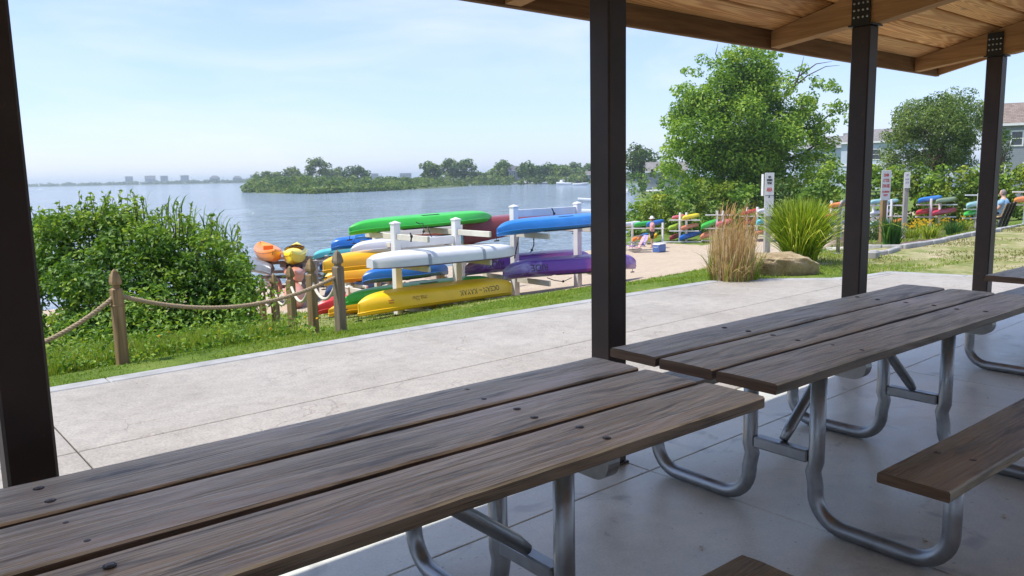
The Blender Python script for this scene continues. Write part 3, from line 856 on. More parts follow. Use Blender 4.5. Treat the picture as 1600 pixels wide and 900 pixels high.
picnic_table('long grey weathered picnic table nearest the camera, cut off by the frame edge', .885, 1.685, rad(-2.0), {-1: (-.195, 2.1), 1: (-.15, 2.1)}, seed=1)
picnic_table('middle weathered picnic table with galvanised pipe legs and a dark brown bench', 3.475, 1.635, rad(-2.0), {-1: (.11, 2.05), 1: (.1, 2.05)}, seed=2, zt=.768)
picnic_table('picnic table partly seen past the last steel post, only its end in view', 6.70, 1.37, rad(-2.0), {-1: (.0, 2.1), 1: (.13, 2.05)}, seed=3)
# bits of litter on the floor
for i, (px, py) in enumerate(((1095, 858), (1446, 846), (1570, 808), (1543, 622), (880, 520), (520, 682))):
    p = at_z(px, py, 0); mb = MB(); q = []
    mb.box((0, 0, .004), (rnd.uniform(.015, .035), .009, .006), 0, Matrix.Rotation(rnd.uniform(0, 3), 3, 'Z'), .002); mb.box((.008, .006, .004), (.012, .007, .006), 0, Matrix.Rotation(1, 3, 'Z'))
    o = mb.build('wood_chip', 'leafbits', None, p)
    tag(o, ['tiny pale chip on the grey floor beside the front bench tip', 'tiny chip on the floor under the pipe-legged table bench leg', 'pale scrap on the floor right of the bench leg', 'small white scrap on the floor behind the far table legs', 'dark little chip on the sunlit stamped path', 'small speck on the stamped path above the front table'][i], 'litter', 'litter on the floor')
# ------------------------------------------------------------------ rope fence
def fence_post(label, p, h, side, mat='fence', rz=.3, rope_z=None):
    t = thing('fence_post', label, 'fence post', p, rz, 'wooden rope fence posts')
    mb = MB(); a = side/2; c = .008
    zs = [-.3, h-.17, h-.165]
    mb.box((0, 0, (h-.17-.3)/2), (side, side, h-.17+.3), 0, None, .006)
    mb.build('shaft', mat, t)
    k = side/.095
    prof = [(.064*k, h-.170), (.060*k, h-.166), (.040*k, h-.160), (.036*k, h-.145), (.040*k, h-.135), (.058*k, h-.128), (.062*k, h-.105), (.050*k, h-.06), (.028*k, h-.02), (.004, h)]
    mb = MB(); mb.lathe(prof, n=4, smooth=False, phase=math.pi/4); mb.build('finial', mat, t)
    if rope_z:
        mb = MB(); mb.box((0, 0, rope_z), (side+.012, side+.012, .012), 0, None, .003); mb.build('groove_band', mat, t)
    return t
P1 = gz(at_z(192, 568, -.04)); P2 = gz(at_z(533, 516, -.04)); P0 = Vector((P1.x-(P2.x-P1.x)*.95, P1.y+.05, 0)); P0.z = ground(P0.x, P0.y)
fence_post('honey brown fence post with pointed finial standing alone before the big bush', P1, .80, .083, 'fence', .12, .50)
fence_post('tall grey-brown fence post at the corner where the two ropes meet', P2, .82, .088, 'fencegrey', .2)
fence_post('fence post behind the black pavilion post, carrying the rope end', P0, .80, .092, 'fence', .1)
row = []
def scaled_post(px, ytop, ybase, h):
    # the post whose visible height fixes how far away it stands
    d = h*CF/(ybase-ytop); p = at_d(px, ybase, d); return Vector((p.x, p.y, ground(p.x, p.y)))
for (px, yt, yb, lb) in ((491, 402, 523, 'second fence post of the row going down to the water, right behind the corner post'),
                         (459, 419, 526, 'third fence post of the descending row, in front of the salmon kayak'),
                         (433, 427, 523, 'fourth fence post of the descending row, thin and brown'),
                         (413, 437, 516, 'last visible fence post of the descending row beside the bush')):
    p = scaled_post(px, yt, yb, .82); row.append(p); fence_post(lb, p, .82, .084, 'fence', .35)
def catenary(a, b, sag, n):
    a, b = Vector(a), Vector(b)
    return [a.lerp(b, i/n)-Vector((0, 0, 4*sag*(i/n)*(1-i/n))) for i in range(n+1)]
def twisted(path, r, pitch, ns=3, step=.012, n=6):
    P = [Vector(p) for p in path]; L = [0]
    for a, b in zip(P[:-1], P[1:]): L.append(L[-1]+(b-a).length)
    m = int(L[-1]/step); pts = []; j = 0
    for i in range(m+1):
        s = L[-1]*i/m
        while j < len(L)-2 and L[j+1] < s: j += 1
        pts.append(P[j].lerp(P[j+1], (s-L[j])/max(1e-6, L[j+1]-L[j])))
    mb = MB()
    for k in range(ns):
        q = []
        for i, p in enumerate(pts):
            t = (pts[min(i+1, m)]-pts[max(i-1, 0)]).normalized(); u = t.cross(Vector((0, 0, 1))).normalized(); w_ = t.cross(u)
            a = 2*math.pi*(L[-1]*i/m/pitch+k/ns); q.append(p+(u*math.cos(a)+w_*math.sin(a))*r*.5)
        mb.tube(q, r*.62, n)
    return mb
rz0 = .585
pa = catenary(P0+Vector((0, 0, rz0)), P1+Vector((0, 0, rz0)), .36, 40)+catenary(P1+Vector((0, 0, rz0)), P2+Vector((0, 0, rz0-.02)), .20, 60)[1:]
tag(twisted(pa, .0185, .085).build('rope', 'rope'), 'thick twisted tan rope sagging between the front fence posts', 'rope', 'fence ropes')
pb = []
prev = P2+Vector((0, 0, rz0-.02))
for q in row:
    nxt = q+Vector((0, 0, .6)); pb += catenary(prev, nxt, .22, 16); prev = nxt
mb = MB(); mb.tube([p for i, p in enumerate(pb) if i == 0 or (p-pb[i-1]).length > 1e-4], .0165, 8)
tag(mb.build('rope', 'nylon'), 'smooth cream rope looping along the fence row down to the water', 'rope', 'fence ropes')

# ------------------------------------------------------------------ kayaks
COLS = {}
def plastic(key):
    if key in COLS: return COLS[key]
    D = {'green': ((.04, .45, .05), None), 'lime': ((.30, .48, .03), None), 'yellow': ((.86, .52, .008), None), 'amber': ((.80, .38, .008), (.86, .46, .02)),
         'lemon': ((.85, .66, .03), None), 'white': ((.62, .62, .63), None), 'blue': ((.012, .13, .46), None), 'sky': ((.02, .18, .52), None), 'navy': ((.02, .04, .10), None),
         'red': ((.55, .025, .035), None), 'crimson': ((.50, .03, .07), None), 'salmon': ((.62, .22, .12), None), 'orange': ((.78, .19, .02), (.80, .28, .03)),
         'teal': ((.10, .45, .45), None), 'cyan': ((.12, .50, .58), None), 'grey': ((.13, .14, .16), (.20, .21, .23)), 'olive': ((.20, .25, .12), None), 'maroon': ((.22, .045, .05), None),
         'cream': ((.62, .57, .48), None), 'dkgreen': ((.03, .12, .06), None), 'aqua': ((.25, .45, .45), None), 'pink': ((.62, .12, .15), None), 'dkred': ((.30, .02, .03), None), 'brown': ((.10, .06, .05), None)}
    c, c2 = D[key]; COLS[key] = m_plastic('plastic_'+key, c, c2); return COLS[key]
COLS['purple'] = m_purple()
STY = {  # section: fractions of half-width / height, from keel over the chine to the seam, then deck
 'kayak': dict(sec=[(0, 0), (.06, .004), (.42, .05), (.76, .12), (.83, .17), (.955, .48), (.985, .56), (1, .62)], deck=[(.97, .68), (.80, .83), (.45, .95), (0, 1.0)], p=2.3, q=.85, rock=.5, up=.16, cock=(.20, .48)),
 'sot': dict(sec=[(0, .03), (.22, 0), (.52, .05), (.80, .14), (.95, .40), (1, .72)], deck=[(.99, .84), (.88, .92), (.50, .80), (0, .74)], p=2.7, q=.75, rock=.5, up=.20, cock=None),
 'barge': dict(sec=[(0, 0), (.45, .01), (.78, .05), (.92, .20), (.98, .50), (1, .92)], deck=[(1.03, .94), (1.03, 1.0), (.94, 1.0), (.90, .94)], p=3.4, q=.60, rock=.34, up=.05, cock=None),
 'canoe': dict(sec=[(0, 0), (.35, .01), (.68, .06), (.90, .25), (.98, .55), (1, .96)], deck=[(1.02, .97), (1.02, 1.0), (.96, 1.0), (.955, .96)], p=2.1, q=1.0, rock=.06, up=.42, cock=None)}
def hull_fn(L, W, H, st):
    s_ = STY[st]
    def f(t):
        s = abs(2*t-1); hw = max(.012 if st != 'barge' else .10, W/2*max(0, 1-s**s_['p'])**s_['q'])
        zk = H*s_['rock']*(.25*s**3+.75*s**10); zt = H*(1+s_['up']*s**2.4)
        if st == 'kayak': zt = H*(1-.10*s**2)+H*.10*s**4
        return hw, zk, zt
    return f
def kayak(label, key, A, B, W=.72, H=.33, inv=True, st='kayak', group='kayaks', key2=None, cat='kayak', roll=0.0, detail=True, cock=True, straps=None, name='kayak'):
    """A, B: the two ends of the resting line (bow and stern at the bottom of the boat)"""
    A, B = Vector(A), Vector(B); d = B-A; L = d.length
    t = thing(name, label, cat, (A+B)/2, 0, group)
    xh = Vector((d.x, d.y, 0)).normalized(); xa = d.normalized(); ya = Vector((-xh.y, xh.x, 0)); za = xa.cross(ya)
    Mx = Matrix((xa, ya, za)).transposed().to_4x4() @ Matrix.Rotation(roll, 4, 'X')
    t.matrix_world = Matrix.Translation((A+B)/2) @ Mx
    n = 36 if detail else 20; f = hull_fn(L, W, H, st); S_ = STY[st]; ring = S_['sec']+S_['deck']; ns = len(S_['sec'])
    zb = max(f(i/n)[2] for i in range(n+1)) if False else H
    def tf(x, y, z): return (x, -y, zb-z) if inv else (x, y, z)
    def P(t_, k):
        hw, zk, zt = f(t_); yf, zf = ring[k]; return (-L/2+L*t_, yf*hw, zk+(zt-zk)*zf)
    def strip(k0, k1, name_, mat, skip=None, parent=t):
        vs, fs = [], []; ks = list(range(k0, k1+1)); m = len(ks)
        for sd in (1, -1):
            b = len(vs)
            for i in range(n+1):
                tt = .5-.5*math.cos(math.pi*i/n)
                for k in ks:
                    x, y, z = P(tt, k); vs.append(tf(x, y*sd, z))
            for i in range(n):
                for j in range(m-1):
                    if skip and skip(.5-.5*math.cos(math.pi*(i+.5)/n), ks[j]): continue
                    q = (b+i*m+j, b+i*m+j+1, b+(i+1)*m+j+1, b+(i+1)*m+j)
                    fs.append(q if sd > 0 else q[::-1])
            for i in (0, n):
                pass
        # end caps
        me_ = MB(); me_.add(vs, fs, 0, True)
        for i, fl in ((0, 1), (n, -1)):
            a = [i*m+j for j in range(m)]; c = [(n+1)*m+i*m+j for j in range(m)]
            poly = a+c[::-1]
            me_.f.append(tuple(poly)); me_.mi.append(0); me_.sm.append(False)
        return me_.build(name_, mat, parent)
    mat = plastic(key)
    hl = strip(0, ns-1, 'hull', mat)
    if detail and st != 'barge':
        loop = []
        for sd in (1, -1):
            q = []
            for i in range(n+1):
                x, y, z = P(.5-.5*math.cos(math.pi*i/n), ns-1); q.append(tf(x, sd*(y+.003), z))
            loop += q if sd > 0 else q[::-1]
        ml = MB(); ml.tube(loop, .009, 5, closed=True); ml.build('seam_lip', mat, t)
    ck = S_['cock'] if cock else None
    sk = (lambda tt, k: ck and abs(tt-.5) < ck[0] and k >= ns+1) if ck else None
    if st in ('kayak', 'sot'): strip(ns-1, len(ring)-1, 'deck', plastic(key2 or key), sk)
    else: strip(ns-1, len(ring)-1, 'gunwale', plastic(key2 or key))
    if ck and detail:
        pts = []
        for i in range(17): pts.append(P(.5-ck[0]+2*ck[0]*i/16, ns+1))
        loop = [tf(x, y, z+.006) for x, y, z in pts]+[tf(x, -y, z+.006) for x, y, z in pts[::-1]]
        m = MB(); m.tube(loop, .014, 6, closed=True); m.build('cockpit_coaming', 'black', t)
        m = MB(); z0 = H*.12
        m.box(tf(.0, 0, z0), (.36, W*.55, .04)); m.box(tf(-.24, 0, H*.45), (.05, W*.5, H*.5)); m.build('seat', 'black', t)
    if st == 'canoe':
        for xx in (-L*.22, L*.02, L*.25):
            hw = f(xx/L+.5)[0]; m = MB(); m.box(tf(xx, 0, f(xx/L+.5)[2]*.93), (.06, hw*1.9, .02)); m.build('thwart', 'cream', t)
    if st == 'sot' and detail:
        m = MB(); m.box(tf(-.2, 0, H*.95), (.05, W*.42, .14), 0, None, .015); m.box(tf(.02, 0, H*.80), (.40, W*.45, .03), 0, None, .01); m.build('seat', mat, t)
    if detail and st != 'barge':
        for sg in (-1, 1):
            tt = .5+sg*.485; hw, zk, zt = f(tt); x = -L/2+L*tt
            m = MB(); zz = zt*(.9 if st != 'canoe' else .85)
            a = Vector(tf(x, 0, zz)); dn = -1 if not inv else -1
            m.tube([a+Vector((0, .03, 0)), a+Vector((sg*.02, .05, -.06)), a+Vector((sg*.02, .05, -.10))], .005, 5)
            m.tube([a+Vector((sg*.02-.05, .05, -.105)), a+Vector((sg*.02+.05, .05, -.105))], .012, 6); m.build('carry_handle', 'black', t)
    if straps:
        for tt in straps:
            m = MB(); pts = []
            hw, zk, zt = f(tt)
            for sd in (1, -1):
                rr = S_['sec'] if sd > 0 else S_['sec'][::-1]
                for yf, zf in rr:
                    if sd < 0 and yf == 0: continue
                    pass
            prof = [(-yf, zf) for yf, zf in S_['sec'][::-1]]+[(yf, zf) for yf, zf in S_['sec'][1:]]
            for xx in (-.03, .03): pts += [tf(-L/2+L*tt+xx, yf*hw*1.006, zk+(zt-zk)*zf-.004) for yf, zf in prof]
            k = len(prof); m.add(pts, [(i, i+1, k+i+1, k+i) for i in range(k-1)]); m.build('strap', 'galvstrap', t)
    t['_L'] = L
    return t, f, ring, ns
MT['decal'] = m_simple('brown_decal', (.25, .12, .01), .5)
MT['orangedecal'] = m_simple('orange_decal', (.55, .12, .01), .5)
MT['galvstrap'] = m_simple('grey_webbing', (.33, .35, .40), .7)
def hull_text(t, f, st, L, H, text, x_mid, zf0, size, mat, slant=0.0):
    """letters laid on the side of an upturned hull, so they stand on their heads"""
    cu = bpy.data.curves.new('lettering', 'FONT'); cu.body = text; cu.size = size; cu.align_x = 'CENTER'; cu.extrude = 0
    cu.shear = slant
    tmp = bpy.data.objects.new('lettering', cu); COL.objects.link(tmp); bpy.context.view_layer.update()
    me = bpy.data.meshes.new_from_object(tmp.evaluated_get(bpy.context.evaluated_depsgraph_get()))
    bpy.data.objects.remove(tmp); bpy.data.curves.remove(cu)
    sec = STY[st]['sec']
    for v in me.vertices:
        u, w_ = v.co.x, v.co.y
        x = x_mid-u; z = zf0+w_       # read from the boat's own port side, boat upright
        hw, zk, zt = f(min(.999, max(.001, x/L+.5))); zz = (z-zk)/(zt-zk)
        y = hw
        for (ya, za), (yb, zb_) in zip(sec[:-1], sec[1:]):
            if za <= zz <= zb_+1e-6: y = hw*lerp(ya, yb, (zz-za)/max(1e-6, zb_-za)); break
        v.co = (x, -(y+.004), H-z)
    me.materials.append(MT[mat]); o = bpy.data.objects.new('lettering', me); COL.objects.link(o); o.parent = t; return o
def ends(pxl, yl, pxr, yr, Y): return at_Y(pxl, yl, Y), at_Y(pxr, yr, Y)
YF, YB = 10.42, 11.62
NG = 'kayaks on the near white racks'
def near(label, key, pxl, yl, pxr, yr, Y, **k):
    a, b = ends(pxl, yl, pxr, yr, Y); k.setdefault('group', NG); return kayak(label, key, a, b, **k)
near('bright green kayak turned hull up on the top tier of the left rack', 'green', 546, 368, 768, 347, YB, W=.72, H=.26)
near('white upturned skiff hull with two grey straps and brown gunwale', 'white', 578, 419, 799, 398, YF, W=.80, H=.22, st='barge', straps=(.3, .68), key2='brown', cat='skiff', name='skiff')
k = near('yellow upturned sit-on-top kayak lettered on its side, lowest on the left rack', 'yellow', 560, 490, 800, 457, YF, W=.74, H=.31, st='sot')
hull_text(k[0], k[1], 'sot', k[0]['_L'], .31, 'OCEAN ~ KAYAK', .58, .10, .115, 'signblack')
hull_text(k[0], k[1], 'sot', k[0]['_L'], .31, 'malibu', -.62, .10, .10, 'decal', .4)
hull_text(k[0], k[1], 'sot', k[0]['_L'], .31, '=', -1.10, .09, .17, 'orangedecal')
near('long amber tandem kayak upside down behind the white skiff', 'amber', 505, 423, 798, 400, YB, W=.78, H=.29, st='sot')
near('green kayak showing behind the yellow lettered one on the low tier', 'green', 538, 478, 770, 447, YB, W=.70, H=.26)
near('red kayak lying lowest of all behind the corner fence post', 'red', 497, 492, 700, 466, 13.0, W=.7, H=.34)
near('orange-yellow kayak on the ground between the red and the lettered yellow one', 'amber', 514, 495, 760, 462, 12.3, W=.66, H=.26)
near('blue kayak tucked behind the left rack at middle height', 'blue', 567, 445, 700, 429, 12.9, W=.66, H=.30)
near('second amber kayak with a pointed tip under the long tandem', 'amber', 507, 447, 640, 432, 14.0, W=.72, H=.32)
near('cream kayak with a red stripe on the rear rack behind the green one', 'cream', 590, 379, 775, 360, 14.4, W=.72, H=.32, key2='salmon')
near('pale cyan kayak under the cream one on the rear rack', 'cyan', 580, 394, 735, 379, 14.4, W=.72, H=.30)
near('white kayak with its bow rising above the amber tandem', 'white', 549, 400, 700, 384, 14.2, W=.66, H=.30)
near('small blue kayak end peeking under the bright green hull', 'sky', 555, 374, 600, 371, 14.9, W=.5, H=.16)
near('blue kayak end beside the corner fence post tip', 'blue', 518, 392, 600, 383, 17.5, W=.7, H=.32)
k = near('glossy blue kayak turned hull up on the top tier of the right rack', 'sky', 777, 370, 958, 352, YF, W=.74, H=.29)
k = near('front purple kayak with a pale grey bow on the right rack', 'purple', 786, 438, 993, 420, YF, W=.74, H=.36)
hull_text(k[0], k[1], 'kayak', k[0]['_L'], .36, 'RIDE', -1.12, .10, .17, 'signblack')
k = near('rear purple kayak half hidden behind the front purple one', 'purple', 727, 431, 922, 412, YB, W=.72, H=.35)
hull_text(k[0], k[1], 'kayak', k[0]['_L'], .35, 'RIDE', -1.12, .10, .17, 'signblack')
near('maroon canoe upside down on the back arms of the right rack', 'maroon', 724, 372, 900, 352, YB+.1, W=.86, H=.36, st='canoe', key2='dkred', cat='canoe', name='canoe')

def rack(label, posts, tops, arm_z, reach, rail=None, ps=.122, group='white kayak racks', mat='white'):
    """posts: list of ground points along the rack; arms poke out both ways across it"""
    b = posts[0]; t = thing('kayak_rack', label, 'kayak rack', b, 0, group)
    ax = (posts[-1]-posts[0]); ax.z = 0; ax.normalize(); nx_ = Vector((-ax.y, ax.x, 0))
    for p, zt in zip(posts, tops):
        q = p-b; h = zt-p.z; M_ = Matrix((ax, nx_, Vector((0, 0, 1)))).transposed()
        mb = MB(); mb.box((q.x, q.y, q.z+h/2-.1), (ps, ps, h+.2), 0, M_, .006)
        o = mb.build('post', mat, t)
        mb = MB(); a = ps*.57
        mb.add([(q.x+(ax*sx*a+nx_*sy*a).x, q.y+(ax*sx*a+nx_*sy*a).y, q.z+h+dz) for dz in (.001, .02) for sx, sy in ((-1, -1), (1, -1), (1, 1), (-1, 1))]+[(q.x, q.y, q.z+h+.055)],
               [(3, 2, 1, 0)]+[(i, (i+1) % 4, 4+(i+1) % 4, 4+i) for i in range(4)]+[(4+i, 4+(i+1) % 4, 8) for i in range(4)]); mb.build('post_cap', mat, o)
        for z in arm_z:
            zz = z-b.z
            for sg in (-1, 1):
                mb = MB(); c0 = q+nx_*sg*(ps/2+.002); c1 = q+nx_*sg*reach
                mb.beam((c0.x, c0.y, zz-.05), (c1.x, c1.y, zz-.05), .045, .095, 0, .005); mb.build('arm', 'cream' if mat == 'white' else mat, t)
    if rail is not None:
        for z in rail:
            for p, q2 in zip(posts[:-1], posts[1:]):
                a, c = p-b+ax*(ps/2+.002), q2-b-ax*(ps/2+.002)
                mb = MB(); mb.beam((a.x, a.y, z-b.z), (c.x, c.y, z-b.z), .045, .14, 0, .006); mb.build('rail', mat, t)
    return t
def rp(px, Y): p = at_Y(px, 440, Y); return Vector((p.x, p.y, ground(p.x, p.y)))
pA, pA2 = rp(621, 11.0), rp(715, 11.0); pB, pB2 = rp(805, 11.0), rp(903, 11.0)
zt = lambda px, y, Y: at_Y(px, y, Y).z
bot = lambda px, y: at_Y(px, y, YF).z
rack('white post rack on the left holding the green, white and yellow boats', [pA, pA2], [zt(620, 350, 11), zt(714, 344, 11)], [zt(680, 356, YB), bot(690, 409), bot(690, 474)], .95, [zt(660, 378, 11)])
rack('white post rack on the right holding the blue and purple kayaks', [pB, pB2], [zt(805, 324, 11), zt(903, 319, 11)], [bot(870, 361), bot(890, 429)], .95, [zt(850, 331, 11)])
c1, c2 = rp(590, 14.4), rp(725, 14.4)
rack('weathered cream rack standing behind the left rack', [c1, c2], [at_Y(640, 361, 14.4).z, at_Y(700, 352, 14.4).z], [at_Y(660, 371, 14.4).z, at_Y(660, 387, 14.4).z], .6, None, .11, mat='cream')
c1, c2 = rp(545, 12.9), rp(690, 12.9)
rack('low cream rack under the blue kayak behind the left rack', [c1, c2], [at_Y(600, 440, 12.9).z-.04, at_Y(600, 440, 12.9).z-.02], [at_Y(640, 437, 12.9).z], .6, None, .10, mat='cream')
c1, c2 = rp(552, 14.0), rp(610, 14.0)
rack('short cream rack under the second amber kayak', [c1, c2], [at_Y(570, 441, 14.0).z-.05]*2, [at_Y(575, 440, 14.0).z], .55, None, .10, mat='cream')
# boats seen end-on at the water end
EG = 'kayaks seen end-on near the water'
def endon(label, key, px, yb, d, wpx, L=3.1, yaw=0.0, **k):
    p = at_d(px, yb, d); v = Vector((p.x, p.y, 0)).normalized(); v = Matrix.Rotation(yaw, 3, 'Z') @ v
    W = wpx*d/CF; k.setdefault('group', EG); return kayak(label, key, p, p+v*L, W=W, **k)
ENDP = []
endon('orange sit-on-top kayak pointing at the viewer beside the bush', 'orange', 430, 413, 21, 38, inv=False, st='sot', H=.36, yaw=.12)
endon('lemon yellow kayak with a sharp keel pointing at the viewer', 'lemon', 457, 418, 21, 38, inv=False, H=.46, yaw=-.06)
endon('turquoise and grey kayak lying upside down right of the yellow one', 'teal', 490, 408, 23, 40, inv=True, H=.32, yaw=-.75, key2='grey')
endon('charcoal grey kayak under the orange one beside the bush', 'grey', 424, 431, 21, 46, inv=True, H=.36, yaw=.30)
endon('salmon kayak on the middle tier of the stack behind the fence row', 'salmon', 462, 448, 20, 34, inv=False, H=.42, yaw=.0)
endon('second salmon kayak just under the lemon yellow bow', 'salmon', 461, 430, 21.5, 34, inv=True, H=.22, yaw=.05)
endon('salmon kayak lowest in the stack with its keel line showing', 'salmon', 464, 490, 18.0, 34, inv=False, H=.46, yaw=.02, cock=False)
endon('dark green kayak behind the cream rope loop', 'dkgreen', 505, 444, 18.5, 40, inv=True, H=.40, yaw=-.6)
endon('navy kayak under the dark green one behind the rope loop', 'navy', 508, 470, 18, 44, inv=True, H=.34, yaw=-.6)
endon('dark steel blue kayak above the dark green one', 'navy', 500, 424, 20, 34, inv=True, H=.30, yaw=-.6, key2='sky')
endon('salmon orange kayak low behind the fourth fence post', 'salmon', 437, 462, 21, 24, inv=True, H=.34, yaw=.1)
def simple_rack(label, pts, tops, arms, reach, mat='cream', ps=.10, rail=None, group='white kayak racks'):
    return rack(label, pts, tops, arms, reach, rail, ps, group, mat)
def gd(px, d):
    v = ray(px, 300); p = CAM+v*d; return Vector((p[0], p[1], ground(p[0], p[1])))
v_ = Vector((_f[0], _f[1], 0)).normalized(); rgt = Vector((_r[0], _r[1], 0))
for lb, px, d, ys_ in (('grey timber rack under the orange and charcoal kayaks', 447, 22.2, (409, 432)), ('grey timber rack carrying the salmon kayaks by the fence row', 487, 21.6, (413, 447))):
    p = gd(px, d); q = p+v_*1.3
    rack(lb, [p, q], [at_d(px, ys_[0]-3, d).z]*2, [at_d(px, y, d).z for y in ys_], 1.0, None, .10, 'white kayak racks', 'greypost')

# far racks along the beach and the right-hand bank
FG = 'kayaks on the far racks'
def far(label, key, x0, y0, x1, y1, d, inv=True, hpx=9, W=.75, depth=.6, key2=None):
    """box on the photograph: boat from x0 to x1, resting line at y0 (left end) and y1 (right end)"""
    m_ = (x0+x1)/2; x0, x1 = m_+(x0-m_)*1.05, m_+(x1-m_)*1.05
    a = at_d(x0, y0, d); b = at_d(x1, y1, d)
    w_ = (b-a); w_.z = 0; n_ = v_*1.0
    L = 3.1; wl = w_.length
    k_ = math.sqrt(max(0.0, L*L-wl*wl))*.80 if wl < L else 0
    b2 = b+n_*k_; s_ = (d+k_)/d
    b2 = Vector((b.x*s_, b.y*s_, b.z))
    return kayak(label, key, a, b2, W=.50, H=max(.2, hpx*d/CF*.66), inv=inv, group=FG, detail=False, cock=False, key2=key2)
D1 = 46
far('white kayak end at the edge of the centre post on the far racks', 'white', 972, 356, 1001, 356, D1, hpx=12)
far('light green kayak between the white and the blue on the first far rack', 'green', 992, 355, 1019, 355, D1+.8, hpx=11)
far('bright blue kayak above the standing person', 'blue', 1011, 355, 1037, 353, D1, hpx=12)
far('red-orange kayak low on the first far rack', 'orange', 989, 378, 1004, 377, D1, hpx=10)
far('small blue kayak wedged low between the red-orange and yellow ones', 'sky', 1000, 374, 1012, 373, D1+1, hpx=7)
far('deep yellow kayak behind the standing person', 'yellow', 1009, 378, 1026, 375, D1, hpx=11)
far('rose pink kayak topmost left on the second far rack', 'pink', 1051, 343, 1070, 343, D1+.7, hpx=8)
far('golden yellow kayak topmost right on the second far rack', 'lemon', 1067, 344, 1092, 342, D1, hpx=10)
far('lime yellow kayak on the middle tier of the second far rack', 'lime', 1045, 361, 1067, 358, D1+.7, hpx=11)
far('salmon kayak on the middle tier beside the lime yellow one', 'salmon', 1065, 360, 1091, 358, D1, hpx=10)
far('dark red kayak low left on the second far rack', 'dkred', 1047, 376, 1063, 374, D1+.7, hpx=9)
far('royal blue kayak low right on the second far rack', 'blue', 1062, 377, 1095, 371, D1, hpx=13)
far('grass green kayak on the third far rack left of the dry reeds', 'green', 1096, 359, 1121, 352, D1, hpx=12)
far('pale pink kayak on the third far rack behind the dry reeds', 'pink', 1120, 355, 1143, 351, D1, hpx=11)
far('orange brown kayak low on the third far rack', 'salmon', 1095, 375, 1122, 369, D1, hpx=13)
far('flat red kayak on top of the fourth rack behind the reed plumes', 'red', 1158, 337, 1187, 333, D1, hpx=9)
far('white kayak end beside the narrow white sign', 'white', 1184, 336, 1204, 335, D1-.8, hpx=13)
far('red kayak under the flat red one behind the reeds', 'crimson', 1163, 351, 1182, 350, D1, hpx=9)
far('turquoise blue kayak end beside the narrow white sign', 'cyan', 1183, 352, 1200, 351, D1-.8, hpx=12)
far('tan kayak lowest beside the narrow white sign', 'salmon', 1180, 368, 1200, 367, D1, hpx=9)
D2 = 40
far('orange kayak above the metal loop right of the tall green grass', 'orange', 1296, 326, 1330, 322, D2, hpx=11)
far('red kayak behind the metal loop right of the tall green grass', 'red', 1290, 343, 1316, 342, D2, hpx=12)
far('blue kayak low behind the metal loop', 'blue', 1296, 355, 1320, 353, D2, hpx=9)
far('pale aqua kayak on top behind the red lettered sign', 'aqua', 1361, 320, 1384, 319, D2, hpx=11)
far('second pale aqua kayak just right of the red lettered sign', 'aqua', 1381, 320, 1402, 319, D2+.7, hpx=10)
far('pale lilac kayak on the middle tier behind the sign post', 'white', 1360, 337, 1393, 335, D2, hpx=9)
far('pale blue kayak lowest behind the flower bed shrub', 'aqua', 1360, 354, 1396, 352, D2, hpx=10)
far('orange red kayak low between the grey sign post and the flower bed', 'orange', 1396, 351, 1414, 350, D2, hpx=8)
far('sky blue kayak topmost behind the flower bed', 'sky', 1435, 318, 1471, 315, D2, hpx=13)
far('olive green kayak topmost right of the sky blue one', 'olive', 1463, 319, 1493, 317, D2-.5, hpx=12)
far('red kayak with an orange nose under the sky blue one', 'red', 1432, 337, 1464, 335, D2, hpx=13, key2='orange')
far('crimson kayak under the olive green one', 'crimson', 1457, 338, 1493, 335, D2-.5, hpx=13)
far('grey teal kayak beside the last steel post', 'aqua', 1511, 326, 1535, 324, D2-2, hpx=13)
far('small green kayak low beside the last steel post', 'green', 1507, 339, 1532, 336, D2-2, hpx=7)
far('orange yellow kayak at the right edge above the grey bench', 'orange', 1585, 318, 1625, 315, D2-6, hpx=14)
def far_rack(label, xs_, ytop, tiers, d, yx0=None):
    pts = []
    for x in xs_:
        p = gd(x, d+.35); pts.append(p)
    t = thing('kayak_rack', label, 'kayak rack', pts[0], 0, 'white kayak racks')
    for p in pts:
        q = p-pts[0]; zt_ = at_d(xs_[0], ytop, d).z; h = zt_-p.z
        mb = MB(); mb.box((q.x, q.y, q.z+h/2-.1), (.11, .11, h+.2), 0, None, .01); mb.build('post', 'white', t)
    for x0, x1, y in tiers:
        a, b = at_d(x0, y+1, d+.5)-pts[0], at_d(x1, y+1, d+.5)-pts[0]
        mb = MB(); mb.beam(a, b, .06, .065, 0, .008); mb.build('arm', 'white', t)
far_rack('white rack behind the standing person at the far end of the beach', (1036, 988), 349, ((972, 1038, 356), (984, 1042, 378)), D1)
far_rack('white rack with yellow, lime and blue kayaks on the far beach', (1063, 1073), 333, ((1046, 1094, 343), (1046, 1092, 360), (1036, 1096, 377)), D1)
far_rack('mostly empty white rack left of the dry reeds', (1121, 1130), 330, ((1102, 1145, 335), (1098, 1146, 356), (1096, 1140, 375)), D1)
far_rack('white rack behind the dry reeds with red kayaks', (1184, 1168), 324, ((1156, 1206, 337), (1160, 1204, 352), (1164, 1204, 369)), D1)
far_rack('white rack behind the metal loop', (1316, 1300), 314, ((1288, 1334, 327), (1288, 1330, 344), (1290, 1326, 356)), D2)
far_rack('white rack with pale kayaks behind the red lettered sign', (1394, 1366), 312, ((1360, 1416, 320), (1360, 1418, 337), (1360, 1414, 355)), D2)
far_rack('white rack with blue and red kayaks behind the flower bed', (1456, 1470), 311, ((1432, 1496, 319), (1430, 1494, 338)), D2)
far_rack('white rack half hidden by the last steel post', (1530, 1546), 302, ((1508, 1560, 304), (1506, 1556, 326), (1504, 1556, 340)), D2-2)
